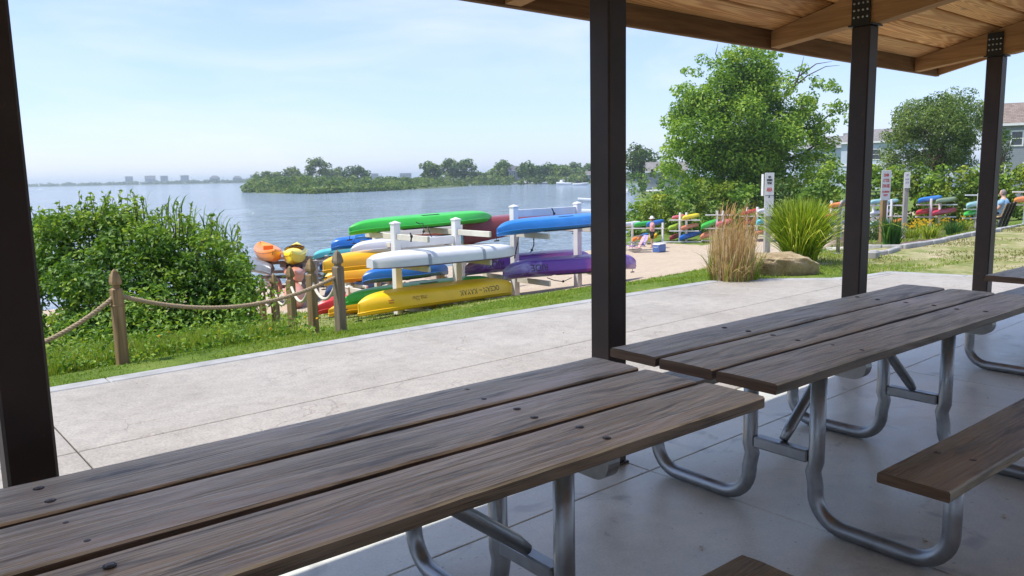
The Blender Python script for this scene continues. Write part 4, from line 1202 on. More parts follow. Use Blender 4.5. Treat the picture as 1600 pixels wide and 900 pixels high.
far_rack('white rack at the right edge above the benches', (1604, 1618), 296, ((1582, 1640, 299), (1582, 1640, 319)), D2-6)

def cord(label, pts, r=.008):
    b = Vector(pts[-1]); m = MB(); m.tube([Vector(p)-b for p in pts], r, 6)
    m.lathe([(.004, -.02), (.022, -.01), (.022, .02), (.004, .03)], tuple(Vector(pts[len(pts)//2])-b), 8)
    return tag(m.build('bungee_cord', 'black', None, b), label, 'bungee cord', 'bungee cords on the near racks')
A_ = lambda x, y, Y: at_Y(x, y, Y)
cord('black bungee cord hooked over the green hull and hanging in front of the cream kayak', [A_(650, 347, YF+.72), A_(656, 350, YF+.7), A_(661, 349, YF+.7), A_(662, 362, YF+.6), A_(660, 368, YF+.6), A_(668, 377, YF+.6)])
cord('second black cord slanting down under the green hull', [A_(667, 352, YF+.7), A_(671, 363, YF+.6), A_(676, 374, YF+.6), A_(680, 376, YF+.6)])
cord('short black strap hanging from the empty arm of the left rack', [A_(641, 364, 10.4), A_(643, 370, 10.4), A_(642, 378, 10.4)], .014)
cord('black cord looping over the rail of the right rack', [A_(862, 325, 10.86), A_(864, 329, 10.85), A_(866, 334, 10.85), A_(864, 338, 10.85)], .012)
cord('black strap dangling below the blue hull', [A_(834, 369, 10.7), A_(834, 383, 10.7), A_(831, 391, 10.7), A_(829, 394, 10.7)], .011)
cord('long black strap running down beside the front post of the right rack', [A_(810, 370, 10.8), A_(808, 384, 10.8), A_(805, 396, 10.8), A_(804, 404, 10.8)], .012)
cord('thin dark rope sagging between the feet of the right rack', [A_(855, 434, 10.2), A_(866, 438, 10.4), A_(880, 440, 10.7), A_(893, 434, 10.9)])

MT['greyink'] = m_simple('grey_ink', (.35, .34, .42), .6)
MT['fencetan'] = m_fencewood('tan_bench_wood', (.30, .20, .11), (.52, .38, .22))
MT['pinkcloth'] = m_simple('pink_cloth', (.62, .30, .30), .8); MT['blackcloth'] = m_simple('black_cloth', (.012, .012, .016), .8)
MT['bluecloth'] = m_simple('blue_cloth', (.22, .38, .55), .8); MT['hatwhite'] = m_simple('white_cloth', (.70, .68, .64), .8)
MT['greyhair'] = m_simple('grey_hair', (.20, .18, .17), .7); MT['brownhair'] = m_simple('brown_hair', (.10, .05, .03), .6)
MT['coolerblue'] = m_simple('cooler_blue', (.08, .16, .42), .45); MT['lilac'] = m_simple('lilac_fabric', (.40, .30, .55), .8); MT['violet'] = m_simple('violet_fabric', (.36, .14, .42), .8); MT['palepink'] = m_simple('pale_pink_fabric', (.65, .35, .34), .8)
_t = NT('striped_fabric'); _v = _t.coord('Object'); _s = _t.n('ShaderNodeSeparateXYZ'); _t.l(_v, _s.inputs[0])
_t.col(_t.ramp(_t.math('FRACT', _t.math('MULTIPLY', _s.outputs['Y'], 9.0)), [(.49, (.62, .04, .05)), (.51, (.75, .75, .75))])); MT['stripe'] = _t.set(.8)
# ------------------------------------------------------------------ signs, boulder, bike loop
def text_mesh(body, size, mat, parent, M_, width=None, font_thick=0.0):
    cu = bpy.data.curves.new('lettering', 'FONT'); cu.body = body; cu.size = size; cu.align_x = 'CENTER'; cu.align_y = 'CENTER'; cu.offset = font_thick
    tmp = bpy.data.objects.new('lettering', cu); COL.objects.link(tmp); bpy.context.view_layer.update()
    me = bpy.data.meshes.new_from_object(tmp.evaluated_get(bpy.context.evaluated_depsgraph_get()))
    bpy.data.objects.remove(tmp); bpy.data.curves.remove(cu)
    if width and len(me.vertices):
        xs_ = [v.co.x for v in me.vertices]; k = width/max(1e-6, max(xs_)-min(xs_))
        for v in me.vertices: v.co.x *= k
    me.transform(M_); me.materials.append(MT[mat]); o = bpy.data.objects.new('lettering', me); COL.objects.link(o); o.parent = parent; return o
def sign(label, px, ytop, yb, d, wpx, board, post_mat, lines, postw=.11, tilt=0.0, extra=None, pipe=False):
    top = at_d(px, ytop, d); bb = at_d(px, yb, d); g = gz(top)
    t = thing('sign', label, 'sign', g, 0, 'signs on posts by the beach')
    F_ = Vector((-v_.x, -v_.y, 0)); F_ = Matrix.Rotation(tilt, 3, 'Z') @ F_; X_ = Vector((-F_.y, F_.x, 0)); Mo = Matrix((X_, -F_, Vector((0, 0, 1)))).transposed()
    W = wpx*d/CF; H = top.z-bb.z; zc = (top.z+bb.z)/2-g.z
    mb = MB(); h = top.z-g.z-(.05 if board else 0); mb.box((0, 0, h/2-.15), (postw, postw, h+.3), 0, Mo, .008); mb.build('post', post_mat, t)
    c = F_*(postw/2+.012)
    mb = MB(); mb.box((c.x, c.y, zc), (W, .02, H), 0, Mo, .004); b = mb.build('board', 'signwhite', t)
    if pipe:
        q = X_*(postw/2+.045); mb = MB(); mb.tube([(q.x, q.y, .0), (q.x, q.y, zc-H/2-.01)], .04, 10); mb.build('pipe', 'white', t)
    for body, fy, fh, fw, mat in lines:
        M4 = Matrix.Translation(Vector((c.x, c.y, zc+H*(.5-fy)))+F_*.0125) @ Matrix((X_, Vector((0, 0, 1)), F_)).transposed().to_4x4()
        text_mesh(body, H*fh*1.35, mat, b, M4, W*fw, .006)
    if extra: extra(t, b, c, zc, W, H, X_, F_, Mo)
    return t
def side_board(t, b, c, zc, W, H, X_, F_, Mo):
    q = -X_*(W/2+.03); mb = MB(); mb.box((q.x, q.y, zc+H*.22), (.02, .16, H*.5), 0, Mo, .003); mb.build('side_board', 'signwhite', t)
    p = c+F_*.012; mb = MB(); mb.box((p.x, p.y, zc-H*.02), (W*.96, .004, .012), 0, Mo); mb.build('seam', 'signblack', b)
sign('narrow tall white sign on a grey post between the reeds and the green grass', 1201, 270, 338, 21, 14.5, True, 'greypost',
     [('NO', .10, .05, .3, 'signblack'), ('SWIMMING', .17, .05, .6, 'signblack'), ('BEYOND', .24, .05, .5, 'signblack'), ('AREA', .39, .09, .62, 'signred'), ('^', .57, .09, .2, 'signblack'), ('- Y', .80, .12, .4, 'signblack')], .15, 0, side_board)
sign('white sign with red letters on a brown post behind the flower bed', 1383, 266, 313, 27, 15.5, True, 'fence',
     [('SWIM', .17, .10, .5, 'signred'), ('AT YOUR', .345, .11, .66, 'signred'), ('OWN RISK', .53, .12, .80, 'signred'), ('NO LIFEGUARD', .72, .06, .74, 'signred'), ('ON DUTY', .83, .06, .46, 'signred')], .16, .1, None, True)
sign('small blank-looking pale sign on a thin weathered grey post', 1417, 269, 294, 31, 8.5, True, 'greypost',
     [('P', .2, .14, .4, 'greyink'), ('NO PARKING', .45, .09, .7, 'greyink'), ('ANY TIME', .65, .09, .6, 'greyink')], .16, -.15)

def boulder(label, c, sx, sy, sz, seed, rz=0):
    import bmesh
    bm = bmesh.new(); bmesh.ops.create_icosphere(bm, subdivisions=5, radius=1); rng = np.random.RandomState(seed)
    from mathutils import noise as nz
    for v in bm.verts:
        p = v.co.copy(); q = Vector((math.copysign(abs(p.x)**.55, p.x), math.copysign(abs(p.y)**.55, p.y), math.copysign(abs(p.z)**.33, p.z)))
        n = nz.fractal(p*1.6+Vector((seed, 0, 0)), .8, 2.2, 7)*.16+.10*(nz.cell(p*2.2+Vector((seed, 3, 1)))-.5)*0
        q *= 1+n
        q.z += .10*nz.noise(Vector((p.x*3, p.y*3, seed)))
        if q.x > .45: q.z -= (q.x-.45)*.9*max(0, q.z)
        if q.y < 0 and q.z < .4: q.y += .18*(.4-q.z)
        v.co = Vector((q.x*sx, q.y*sy, q.z*sz))
    me = bpy.data.meshes.new('boulder'); bm.to_mesh(me); bm.free()
    for p in me.polygons: p.use_smooth = True
    o = ob('boulder', me, 'rock', None, c); o.rotation_euler = (0, .03, rz); return tag(o, label, 'boulder')
b0 = at_z(1236, 428, 0); boulder('low tan boulder lying between the dry reeds and the path', (b0.x+.1, b0.y+.2, .06), .47, .30, .20, 4, -YAW+rad(4)+rad(0) if False else rad(-36))

lp = gp(1309, 397); t = thing('bike_loop', 'grey metal inverted U loop beside the black post and tall green grass', 'bike rack', lp)
mb = MB(); d_ = rgt*.13-v_*.45
pts = [Vector((0, 0, -.1)), Vector((0, 0, .70))]+[Vector((d_.x*(.5-.5*math.cos(a)), d_.y*(.5-.5*math.cos(a)), .70+.26*math.sin(a))) for a in np.linspace(.2, math.pi-.2, 9)]+[Vector((d_.x, d_.y, .70)), Vector((d_.x, d_.y, -.1))]
mb.tube(pts, .032, 12); mb.build('loop', 'galv', t)
mb = MB()
for q in (Vector((0, 0, 0)), d_): mb.lathe([(.07, 0), (.07, .012), (.03, .02)], (q.x, q.y, 0), 12)
mb.build('flange', 'galv', t)

# ------------------------------------------------------------------ flower bed and kerbs
def kerb(name, pts, w, h, mat, seg=.5, kind=True):
    P = [Vector(p) for p in pts]; mb = MB()
    for a, b in zip(P[:-1], P[1:]):
        L = (b-a).length; n = max(1, int(L/seg))
        for i in range(n):
            p, q = a.lerp(b, (i+.03)/n), a.lerp(b, (i+.97)/n)
            j = rnd.uniform(-.02, .02)
            mb.beam(p+Vector((j, j, h*.25)), q+Vector((j, rnd.uniform(-.02, .02), h*.25)), w*rnd.uniform(.85, 1.1), h*rnd.uniform(.9, 1.1), 0, .015)
    o = mb.build(name, mat)
    return struct(o)
kerb('bed_kerb', [gp(x, y) for x, y in ((1352, 389), (1410, 389), (1440, 384), (1470, 379), (1500, 372), (1530, 366), (1560, 362), (1600, 352), (1640, 343))], .10, .11, 'kerb')
kerb('path_kerb', [gp(x, y) for x, y in ((1352, 402), (1385, 397), (1405, 391))], .09, .09, 'kerb')
kerb('timber_kerb', [gp(x, y) for x, y in ((1292, 391), (1330, 390), (1358, 389))], .14, .12, 'cream', 2)
p = gp(1364, 403); mb = MB(); mb.box((0, 0, .05), (.26, .17, .15), 0, Matrix.Rotation(.3, 3, 'Z'), .03); tag(mb.build('granite_block', 'kerb', None, p), 'single pale granite block at the foot of the third post', 'stone block')
a, b = gp(1445, 350), gp(1532, 343); a2, b2 = Vector((a.x, a.y, a.z)), Vector((b.x, b.y, b.z))
mb = MB(); d_ = b2-a2; mb.beam(Vector((0, 0, .22)), d_+Vector((0, 0, .34)), .18, .40, 0, .01); w_o = mb.build('retaining_wall', 'greypost', None, a2); tag(w_o, 'low weathered grey timber retaining wall behind the yellow flowers', 'low wall')
mb = MB(); mb.beam(Vector((0, 0, .44)), d_+Vector((0, 0, .56)), .24, .04, 0, .006); mb.build('cap', 'cream', w_o)

def clump_plant(name, label, cat, p, n, h, spread, wid, lean, mat, seed, flowers=0, group=None, fmat='flower', fh=1.05, seg=4, droopy=.15):
    rng = np.random.RandomState(seed); t = thing(name, label, cat, p, 0, group)
    r = spread*np.sqrt(rng.uniform(0, 1, n))*.45; a = rng.uniform(0, 6.283, n)
    P = np.stack([r*np.cos(a), r*np.sin(a), np.zeros(n)-.02], 1); dr = np.stack([np.cos(a+rng.normal(size=n)*.5), np.sin(a+rng.normal(size=n)*.5), np.zeros(n)], 1)
    V, F, A = blades(P, h*rng.uniform(.35, 1.1, n)**.8, wid*rng.uniform(.7, 1.3, n), rng, lean*(.2+.8*r/max(1e-6, spread*.45))*rng.uniform(.3, 1.1, n)*np.where(rng.uniform(0, 1, n) < droopy, 2.1, 1.0), None, seg, dr)
    ob('leaves', fast_mesh('leaves', V, F, A), mat, t)
    if flowers:
        m = flowers; r = spread*np.sqrt(rng.uniform(0, 1, m))*.8; a = rng.uniform(0, 6.283, m)
        C = np.repeat(np.stack([r*np.cos(a), r*np.sin(a), h*fh*rng.uniform(.75, 1.1, m)], 1), 6, 0)
        N = unit(rng.normal(size=C.shape)); C = C+N*.02
        V, F, A = leaf_cards(C, N, .055, rng, .5); ob('flower_heads', fast_mesh('flower_heads', V, F, A), fmat, t)
    return t
fb = 'plants in the flower bed'
clump_plant('iris_clump', 'upright blue-green iris leaves in the bed nearest the third post', 'plant', gp(1392, 385), 170, .62, .34, .035, .32, 'iris', 3, 0, fb)
make_bush('shrub', 'rounded dark green shrub behind the iris leaves in the bed', gp(1366, 376), (.55, .55, .62), 34, .16, .28, 900, .075, 'leafdark', 5, fb, .5)
for i, (px, py, h, s, nf, lb) in enumerate(((1425, 372, .55, .5, 40, 'yellow-flowered daylily clump right behind the iris leaves'), (1452, 373, .55, .45, 16, 'arching daylily clump in the middle of the bed'),
        (1440, 364, .6, .5, 46, 'yellow blooming daylilies at the back of the bed'), (1489, 367, .62, .5, 6, 'dark green daylily clump at the far end of the bed'), (1470, 360, .62, .5, 22, 'pale yellow daylilies before the low timber wall'), (1505, 361, .6, .4, 14, 'small flowering daylily clump beside the last steel post'))):
    clump_plant('daylily', lb, 'plant', gp(px, py), 190, h, s, .03, .75, ('tallgrass', 'tallgrass', 'tallgrass', 'iris', 'tallgrass', 'tallgrass')[i], 20+i, nf, fb, fh=1.0)
# tall green grass and the dry reeds by the path
g0 = at_z(1262, 424, -.03); g0 += v_*.9+rgt*.22; g0.z = ground(g0.x, g0.y)
clump_plant('ornamental_grass', 'tall arching bright green grass behind the boulder', 'ornamental grass', g0, 2900, 1.08, .50, .018, .46, 'tallgrass', 41, 0, seg=6, droopy=.55)
d0 = at_z(1143, 436, 0); rng = np.random.RandomState(52); t = thing('dry_reeds', 'dry tan reed clump standing at the edge of the path', 'ornamental grass', d0)
n = 1900; r = .29*np.sqrt(rng.uniform(0, 1, n)); a = rng.uniform(0, 6.283, n); P = np.stack([r*np.cos(a), r*np.sin(a), np.zeros(n)-.03], 1)
hh = rng.uniform(.3, 1.0, n)**.7*.84*(1+.12*np.cos(a+YAW-1.57)*r/.29)
V, F, A = blades(P, hh, .0085*rng.uniform(.6, 1.3, n), rng, .10*rng.uniform(.2, 2.2, n), None, 4); ob('stems', fast_mesh('stems', V, F, A), 'reed', t)
n = 700; r = .30*np.sqrt(rng.uniform(0, 1, n)); a = rng.uniform(0, 6.283, n); P = np.stack([r*np.cos(a), r*np.sin(a), np.zeros(n)], 1)
V, F, A = blades(P, rng.uniform(.15, .42, n), .010, rng, .9, None, 3); ob('broken_leaves', fast_mesh('broken_leaves', V, F, A*.6), 'reed', t)
n = 230; r = .27*np.sqrt(rng.uniform(0, 1, n)); a = rng.uniform(0, 6.283, n); P = np.stack([r*np.cos(a), r*np.sin(a), rng.uniform(.40, .90, n)], 1)+np.array(tuple(rgt))*.05
V, F, A = blades(P, rng.uniform(.08, .26, n), .013, rng, .35, None, 3, np.array(tuple(rgt))*np.ones((n, 1))+rng.normal(size=(n, 3))*np.array([.4, .4, 0])); ob('plumes', fast_mesh('plumes', V, F, A), 'plume', t)
n = 260; a = rng.uniform(0, 6.283, n); r = rng.uniform(.1, .36, n); P = np.stack([r*np.cos(a), r*np.sin(a), np.zeros(n)], 1)
V, F, A = blades(P, rng.uniform(.15, .6, n), .011, rng, .45, None, 3); ob('green_shoots', fast_mesh('green_shoots', V, F, A*.6), 'tallgrass', t)

# ------------------------------------------------------------------ benches, people, beach things
def bench(label, p, yaw, L=1.5, wood='fence', frame='plate', tall=.95):
    t = thing('bench', label, 'bench', p, yaw, 'benches beside the flower bed')   # local +X is where the sitter looks
    for y in (-L/2+.12, 0, L/2-.12) if L > 1.4 else (-L/2+.12, L/2-.12):
        mb = MB(); mb.beam((-.02, y, .40), (.42, y, .43), .07, .07, 0, .008); mb.beam((.38, y, 0), (.38, y, .42), .07, .08, 0, .008, (1, 0, 0)); mb.beam((.03, y, 0), (-.26, y, tall), .07, .08, 0, .008, (1, 0, 0)); mb.build('frame', frame, t)
    for i in range(3):
        mb = MB(); mb.box((.07+i*.14, 0, .462+i*.008), (.13, L, .035), 0, None, .006); mb.build('seat_slat', wood, t)
    for i in range(3):
        z = .56+i*.15; x = .03-.29*(z/tall)+.055
        mb = MB(); mb.box((x, 0, z), (.032, L, .125), 0, Matrix.Rotation(-.30, 3, 'Y'), .006); mb.build('back_slat', wood, t)
    return t
bp = gp(1566, 358); look = Matrix.Rotation(rad(48), 3, 'Z') @ v_
byaw = math.atan2(look.y, look.x)
bench('bench with tan slats on black frames, a grey haired person sitting on it', bp, byaw, 1.5, 'fencetan')
bp2 = gp(1596, 353); bp2 += v_*2.2; bp2.z = ground(bp2.x, bp2.y)
bench('chunky weathered grey wooden bench at the right edge', bp2, byaw-.2, 1.6, 'greypost', 'greypost', .95)

def skin_body(name, joints, edges, radii, mat, parent, sub=2):
    me = bpy.data.meshes.new(name); me.from_pydata([tuple(j) for j in joints], edges, [])
    o = ob(name, me, mat, parent)
    sk = o.modifiers.new('skin', 'SKIN'); sk.use_smooth_shade = True
    if not me.skin_vertices: me.skin_vertices.new()
    for v, r in zip(me.skin_vertices[0].data, radii): v.radius = (r, r) if not isinstance(r, tuple) else r
    me.skin_vertices[0].data[0].use_root = True
    s = o.modifiers.new('sub', 'SUBSURF'); s.levels = sub; s.render_levels = sub
    return o
def hand(J, E, Rr, w, d, up, side):
    """palm and five fingers from wrist index w, pointing along d"""
    d = Vector(d).normalized(); side = Vector(side).normalized(); c = Vector(J[w])
    J.append(c+d*.05); E.append((w, len(J)-1)); Rr.append((.030, .018)); pm = len(J)-1
    for i, (o_, l) in enumerate(((-.030, .060), (-.010, .072), (.010, .068), (.030, .052))):
        a = c+d*.10+side*o_; J.append(a); E.append((pm, len(J)-1)); Rr.append(.0095)
        J.append(a+d*l*.6-Vector(up)*.02); E.append((len(J)-2, len(J)-1)); Rr.append(.008)
    a = c+d*.055+side*-.045; J.append(a); E.append((pm, len(J)-1)); Rr.append(.010); J.append(a+d*.035+side*-.012); E.append((len(J)-2, len(J)-1)); Rr.append(.008)
def person(label, p, yaw, pose, cloth, hat=None, hairc='greyhair'):
    t = thing('person', label, 'person', p, yaw)       # local +X is the way the figure faces
    if pose == 'stand':
        J = [(0, 0, .92), (0, 0, 1.08), (.0, 0, 1.30), (.0, 0, 1.42), (.015, 0, 1.50), (.03, 0, 1.60), (.02, 0, 1.68)]; E = [(0, 1), (1, 2), (2, 3), (3, 4), (4, 5), (5, 6)]; Rr = [(.13, .15), (.11, .135), (.12, .155), (.075, .10), .052, .088, .075]
        for s in (-1, 1):
            b = len(J); J += [(0, s*.085, .84), (.015+.03*s, s*.09, .47), (-.01+.05*s, s*.09, .09), (.10+.05*s, s*.095, .035)]; E += [(0, b), (b, b+1), (b+1, b+2), (b+2, b+3)]; Rr += [.085, .055, .038, .032]
            b = len(J); J += [(0, s*.17, 1.38), (.0, s*.21, 1.10), (.24, s*.13, 1.13)]; E += [(3, b), (b, b+1), (b+1, b+2)]; Rr += [.052, .040, .028]
            hand(J, E, Rr, b+2, (1, -s*.4, .15), (0, 0, 1), (0, 1, 0))
        body = skin_body('body', J, E, Rr, 'skin', t)
        mb = MB(); mb.lathe([(.17, .93), (.155, 1.02), (.15, 1.12), (.17, 1.28), (.15, 1.38), (.085, 1.44), (.06, 1.455)], n=20); 
        mb.v = [(x*.82, y*1.12, z) for x, y, z in mb.v]; mb.build('shirt', cloth[0], t)
        for s in (-1, 1):
            m = MB(); m.tube([(0, s*.14, 1.40), (0, s*.19, 1.32), (0, s*.212, 1.18)], [.075, .068, .062], 12); m.build('sleeve', cloth[0], t)
        mb = MB(); mb.lathe([(.165, .80), (.175, .88), (.158, .98)], n=20); mb.v = [(x*.86, y*1.1, z) for x, y, z in mb.v]
        for s in (-1, 1): mb.tube([(0, s*.085, .86), (.012, s*.09, .70), (.014+.02*s, s*.092, .55)], [.105, .098, .088], 14)
        mb.build('shorts', cloth[1], t)
        hz = 1.62; hx = .025
        mb = MB(); mb.box((.37, 0, 1.17), (.012, .075, .15), 0, Matrix.Rotation(-.5, 3, 'Y'), .004); tag(mb.build('phone', 'plate', None), 'dark phone held up by the person in the white hat', 'phone'); ph = bpy.data.objects[[o.name for o in bpy.data.objects if o.name.startswith('phone')][-1]]; ph.location = p; ph.rotation_euler = (0, 0, yaw)
    else:
        J = [(0, 0, .56), (-.05, 0, .72), (-.10, 0, .93), (-.11, 0, 1.05), (-.10, 0, 1.13), (-.07, 0, 1.24), (-.07, 0, 1.32)]; E = [(0, 1), (1, 2), (2, 3), (3, 4), (4, 5), (5, 6)]; Rr = [(.15, .18), (.14, .17), (.14, .18), (.08, .11), .055, .09, .078]
        for s in (-1, 1):
            b = len(J); J += [(.08, s*.10, .55), (.45, s*.13, .52), (.42, s*.13, .10), (.54, s*.135, .04)]; E += [(0, b), (b, b+1), (b+1, b+2), (b+2, b+3)]; Rr += [.09, .062, .042, .035]
            b = len(J); J += [(-.10, s*.19, 1.0), (.0, s*.25, .74), (.24, s*.16, .66)]; E += [(3, b), (b, b+1), (b+1, b+2)]; Rr += [.058, .044, .03]
            hand(J, E, Rr, b+2, (1, -s*.2, -.2), (0, 0, 1), (0, 1, 0))
        body = skin_body('body', J, E, Rr, 'skin', t)
        mb = MB(); mb.tube([(0, 0, .50), (-.03, 0, .62), (-.08, 0, .80), (-.105, 0, .97), (-.112, 0, 1.06), (-.108, 0, 1.09)], [.19, .185, .185, .19, .12, .07], 20); mb.v = [(x, y*1.12, z) for x, y, z in mb.v]; mb.build('shirt', cloth[0], t)
        for s in (-1, 1):
            m = MB(); m.tube([(-.10, s*.15, 1.03), (-.08, s*.21, .95), (-.045, s*.235, .86)], [.08, .075, .068], 12); m.build('sleeve', cloth[0], t)
        mb = MB()
        for s in (-1, 1): mb.tube([(-.02, s*.09, .565), (.20, s*.115, .55), (.36, s*.128, .535)], [.125, .105, .09], 14)
        mb.build('shorts', cloth[1], t)
        for s in (-1, 1):
            m = MB(); m.box((.49, s*.133, .045), (.27, .10, .09), 0, None, .03); m.build('shoe', 'white', t)
        hz = 1.265; hx = -.072
    # face and hair
    mb = MB(); mb.lathe([(.002, -.115), (.05, -.105), (.075, -.04), (.082, .02), (.072, .08), (.04, .115), (.002, .125)], (hx+.015, 0, hz), 16)
    mb.v = [(hx+.015+(x-hx-.015)*1.12, y*.92, z) for x, y, z in mb.v]
    for s in (-1, 1):
        mb.lathe([(.001, -.03), (.018, 0), (.001, .03)], (hx+.005, s*.08, hz-.01), 8)
        mb.lathe([(.001, -.012), (.010, 0), (.001, .012)], (hx+.098, s*.03, hz+.01), 6)
    mb.add([(hx+.10, -.014, hz-.035), (hx+.10, .014, hz-.035), (hx+.127, 0, hz-.028), (hx+.102, 0, hz+.02)], [(0, 1, 2), (1, 3, 2), (3, 0, 2)])
    mb.box((hx+.095, 0, hz-.065), (.012, .045, .010)); mb.build('face', 'skin', t)
    mb = MB(); vs = []; 
    mb.lathe([(.06, -.09), (.088, -.03), (.096, .03), (.084, .09), (.05, .128), (.003, .14)], (hx-.012, 0, hz), 16); mb.v = [(x if x < hx+.045 else hx+.045, y, z) for x, y, z in mb.v]; mb.build('hair', hairc, t)
    if hat:
        mb = MB(); mb.lathe([(.19, .045), (.188, .055), (.105, .075), (.10, .12), (.085, .165), (.04, .185), (.003, .19)], (hx, 0, hz), 18); mb.build('hat', hat, t)
    return t
pp = at_d(1019, 389, 48.0); pg = Vector((pp.x, pp.y, ground(pp.x, pp.y))); left_dir = -rgt
# raise or lower nothing: the beach is where the sight line meets it
pg = gp(1019, 388)
sc_d = (pg-Vector((0, 0, CH))).dot(v_)
person('person in a white sun hat, pink top and black shorts by the first far rack', pg, math.atan2(left_dir.y, left_dir.x), 'stand', ('pinkcloth', 'blackcloth'), 'hatwhite', 'brownhair')
sit = bp+Vector((math.cos(byaw), math.sin(byaw), 0))*.12+Vector((-math.sin(byaw), math.cos(byaw), 0))*.0
sit.z = bp.z
person('grey haired person in a light blue top sitting on the slatted bench, seen from behind', sit, byaw, 'sit', ('bluecloth', 'blackcloth'), None, 'greyhair')
# white towel over the bench end, cooler, beach chairs
cp = gp(1030, 394); t = thing('cooler', 'blue and white cooler box on the sand at the edge of the far grass', 'cooler', cp, .2)
mb = MB(); mb.box((0, 0, .19), (.75, .42, .38), 0, None, .03); mb.build('box', 'coolerblue', t)
mb = MB(); mb.box((0, 0, .415), (.77, .44, .065), 0, None, .025); mb.build('lid', 'white', t)
for s in (-1, 1):
    m = MB(); m.tube([(s*.38, -.12, .30), (s*.43, -.10, .27), (s*.43, .10, .27), (s*.38, .12, .30)], .012, 6); m.build('handle', 'white', t)
def beach_chair(label, p, yaw, mat):
    t = thing('beach_chair', label, 'beach chair', p, yaw, 'beach chairs on the sand')
    mb = MB()
    for s in (-.27, .27):
        mb.tube([(-.30, s, .02), (.28, s, .02), (.30, s, .25), (-.22, s, .20)], .013, 6); mb.tube([(-.10, s, .22), (-.42, s, .80)], .013, 6); mb.tube([(-.2, s, .42), (.25, s, .42), (.30, s, .22)], .013, 6)
    mb.build('frame', 'galv', t)
    mb = MB(); mb.beam((-.16, 0, .20), (.30, 0, .25), .52, .012); mb.build('seat', mat, t)
    mb = MB(); mb.beam((-.14, 0, .24), (-.42, 0, .80), .52, .012); mb.build('backrest', mat, t)
    return t
beach_chair('lilac beach chair on the sand just right of the centre post', gp(1000, 391), math.atan2(left_dir.y, left_dir.x)+.4, 'lilac')
beach_chair('purple beach chair half behind the centre post', gp(987, 391), math.atan2(left_dir.y, left_dir.x)-.2, 'violet')
beach_chair('pale pink low beach chair in front of the lilac one', gp(994, 395), math.atan2(left_dir.y, left_dir.x)+.1, 'palepink')
cq = gp(1308, 385); cq += v_*4; cq.z = ground(cq.x, cq.y)
beach_chair('red and white striped beach chair behind the metal loop', cq, math.atan2(left_dir.y, left_dir.x)+2.4, 'stripe')
# ------------------------------------------------------------------ the big bush at the left
rng = np.random.RandomState(61)
bc = at_d(215, 430, 10.6); bc.z = ground(bc.x, bc.y)
cl = []
def bx(px, py, d, r, tone): p = at_d(px, py, d); cl.append((p.x-bc.x, p.y-bc.y, p.z-bc.z, r, tone))
outline = [(52, 395), (60, 352), (75, 328), (105, 340), (130, 332), (158, 330), (185, 322), (215, 326), (248, 345), (285, 350), (320, 362), (350, 375), (372, 400), (385, 430), (388, 460), (378, 480)]
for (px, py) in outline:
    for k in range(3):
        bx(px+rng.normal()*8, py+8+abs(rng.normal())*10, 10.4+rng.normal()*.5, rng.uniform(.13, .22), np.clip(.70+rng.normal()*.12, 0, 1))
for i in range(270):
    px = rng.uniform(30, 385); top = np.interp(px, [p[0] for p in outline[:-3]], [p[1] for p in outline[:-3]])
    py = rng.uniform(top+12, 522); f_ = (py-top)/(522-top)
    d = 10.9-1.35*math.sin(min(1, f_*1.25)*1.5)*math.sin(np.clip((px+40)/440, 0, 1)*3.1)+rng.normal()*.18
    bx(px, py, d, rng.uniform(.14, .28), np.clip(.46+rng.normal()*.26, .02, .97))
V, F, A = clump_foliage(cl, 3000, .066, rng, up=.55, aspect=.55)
bt = thing('bush', 'large leafy green bush filling the left behind the rope fence', 'bush', bc)
FOL = (V, F, A)
mb = MB()
for i in range(26):
    c = cl[int(rng.randint(len(cl)))]; q = Vector((c[0]*.35+rng.normal()*.15, c[1]*.35, -.2)); e = Vector(c[:3]); mid = q.lerp(e, .5)+Vector(rng.normal(size=3))*.08
    mb.tube([q, mid, e], [.022, .015, .006], 5)
# shoots above the outline
sh = []
for i in range(38):
    px, py = outline[int(rng.randint(1, 12))]; p = at_d(px+rng.normal()*12, py+4, 10.4+rng.normal()*.3)-bc; h = rng.uniform(.10, .30); ln = Vector((rng.normal()*.05, rng.normal()*.05, h))
    mb.tube([p-ln*.5, p, p+ln], [.008, .006, .003], 4)
    for k in range(11): q = p+ln*(k/10.0); sh.append(tuple(q+Vector(rng.normal(size=3))*.02))
mb.build('stems', 'trunk', bt)
C = np.array(sh); N = unit(rng.normal(size=C.shape)+np.array([0, 0, .6])); V, F, A = leaf_cards(C, N, .09, rng, .42, attr=np.clip(rng.normal(size=len(C))*.15+.75, 0, 1)); ob('foliage', fast_mesh('foliage', np.concatenate([FOL[0], V]), np.concatenate([FOL[1], F+len(FOL[0])]), np.concatenate([FOL[2], A])), 'leaf', bt)
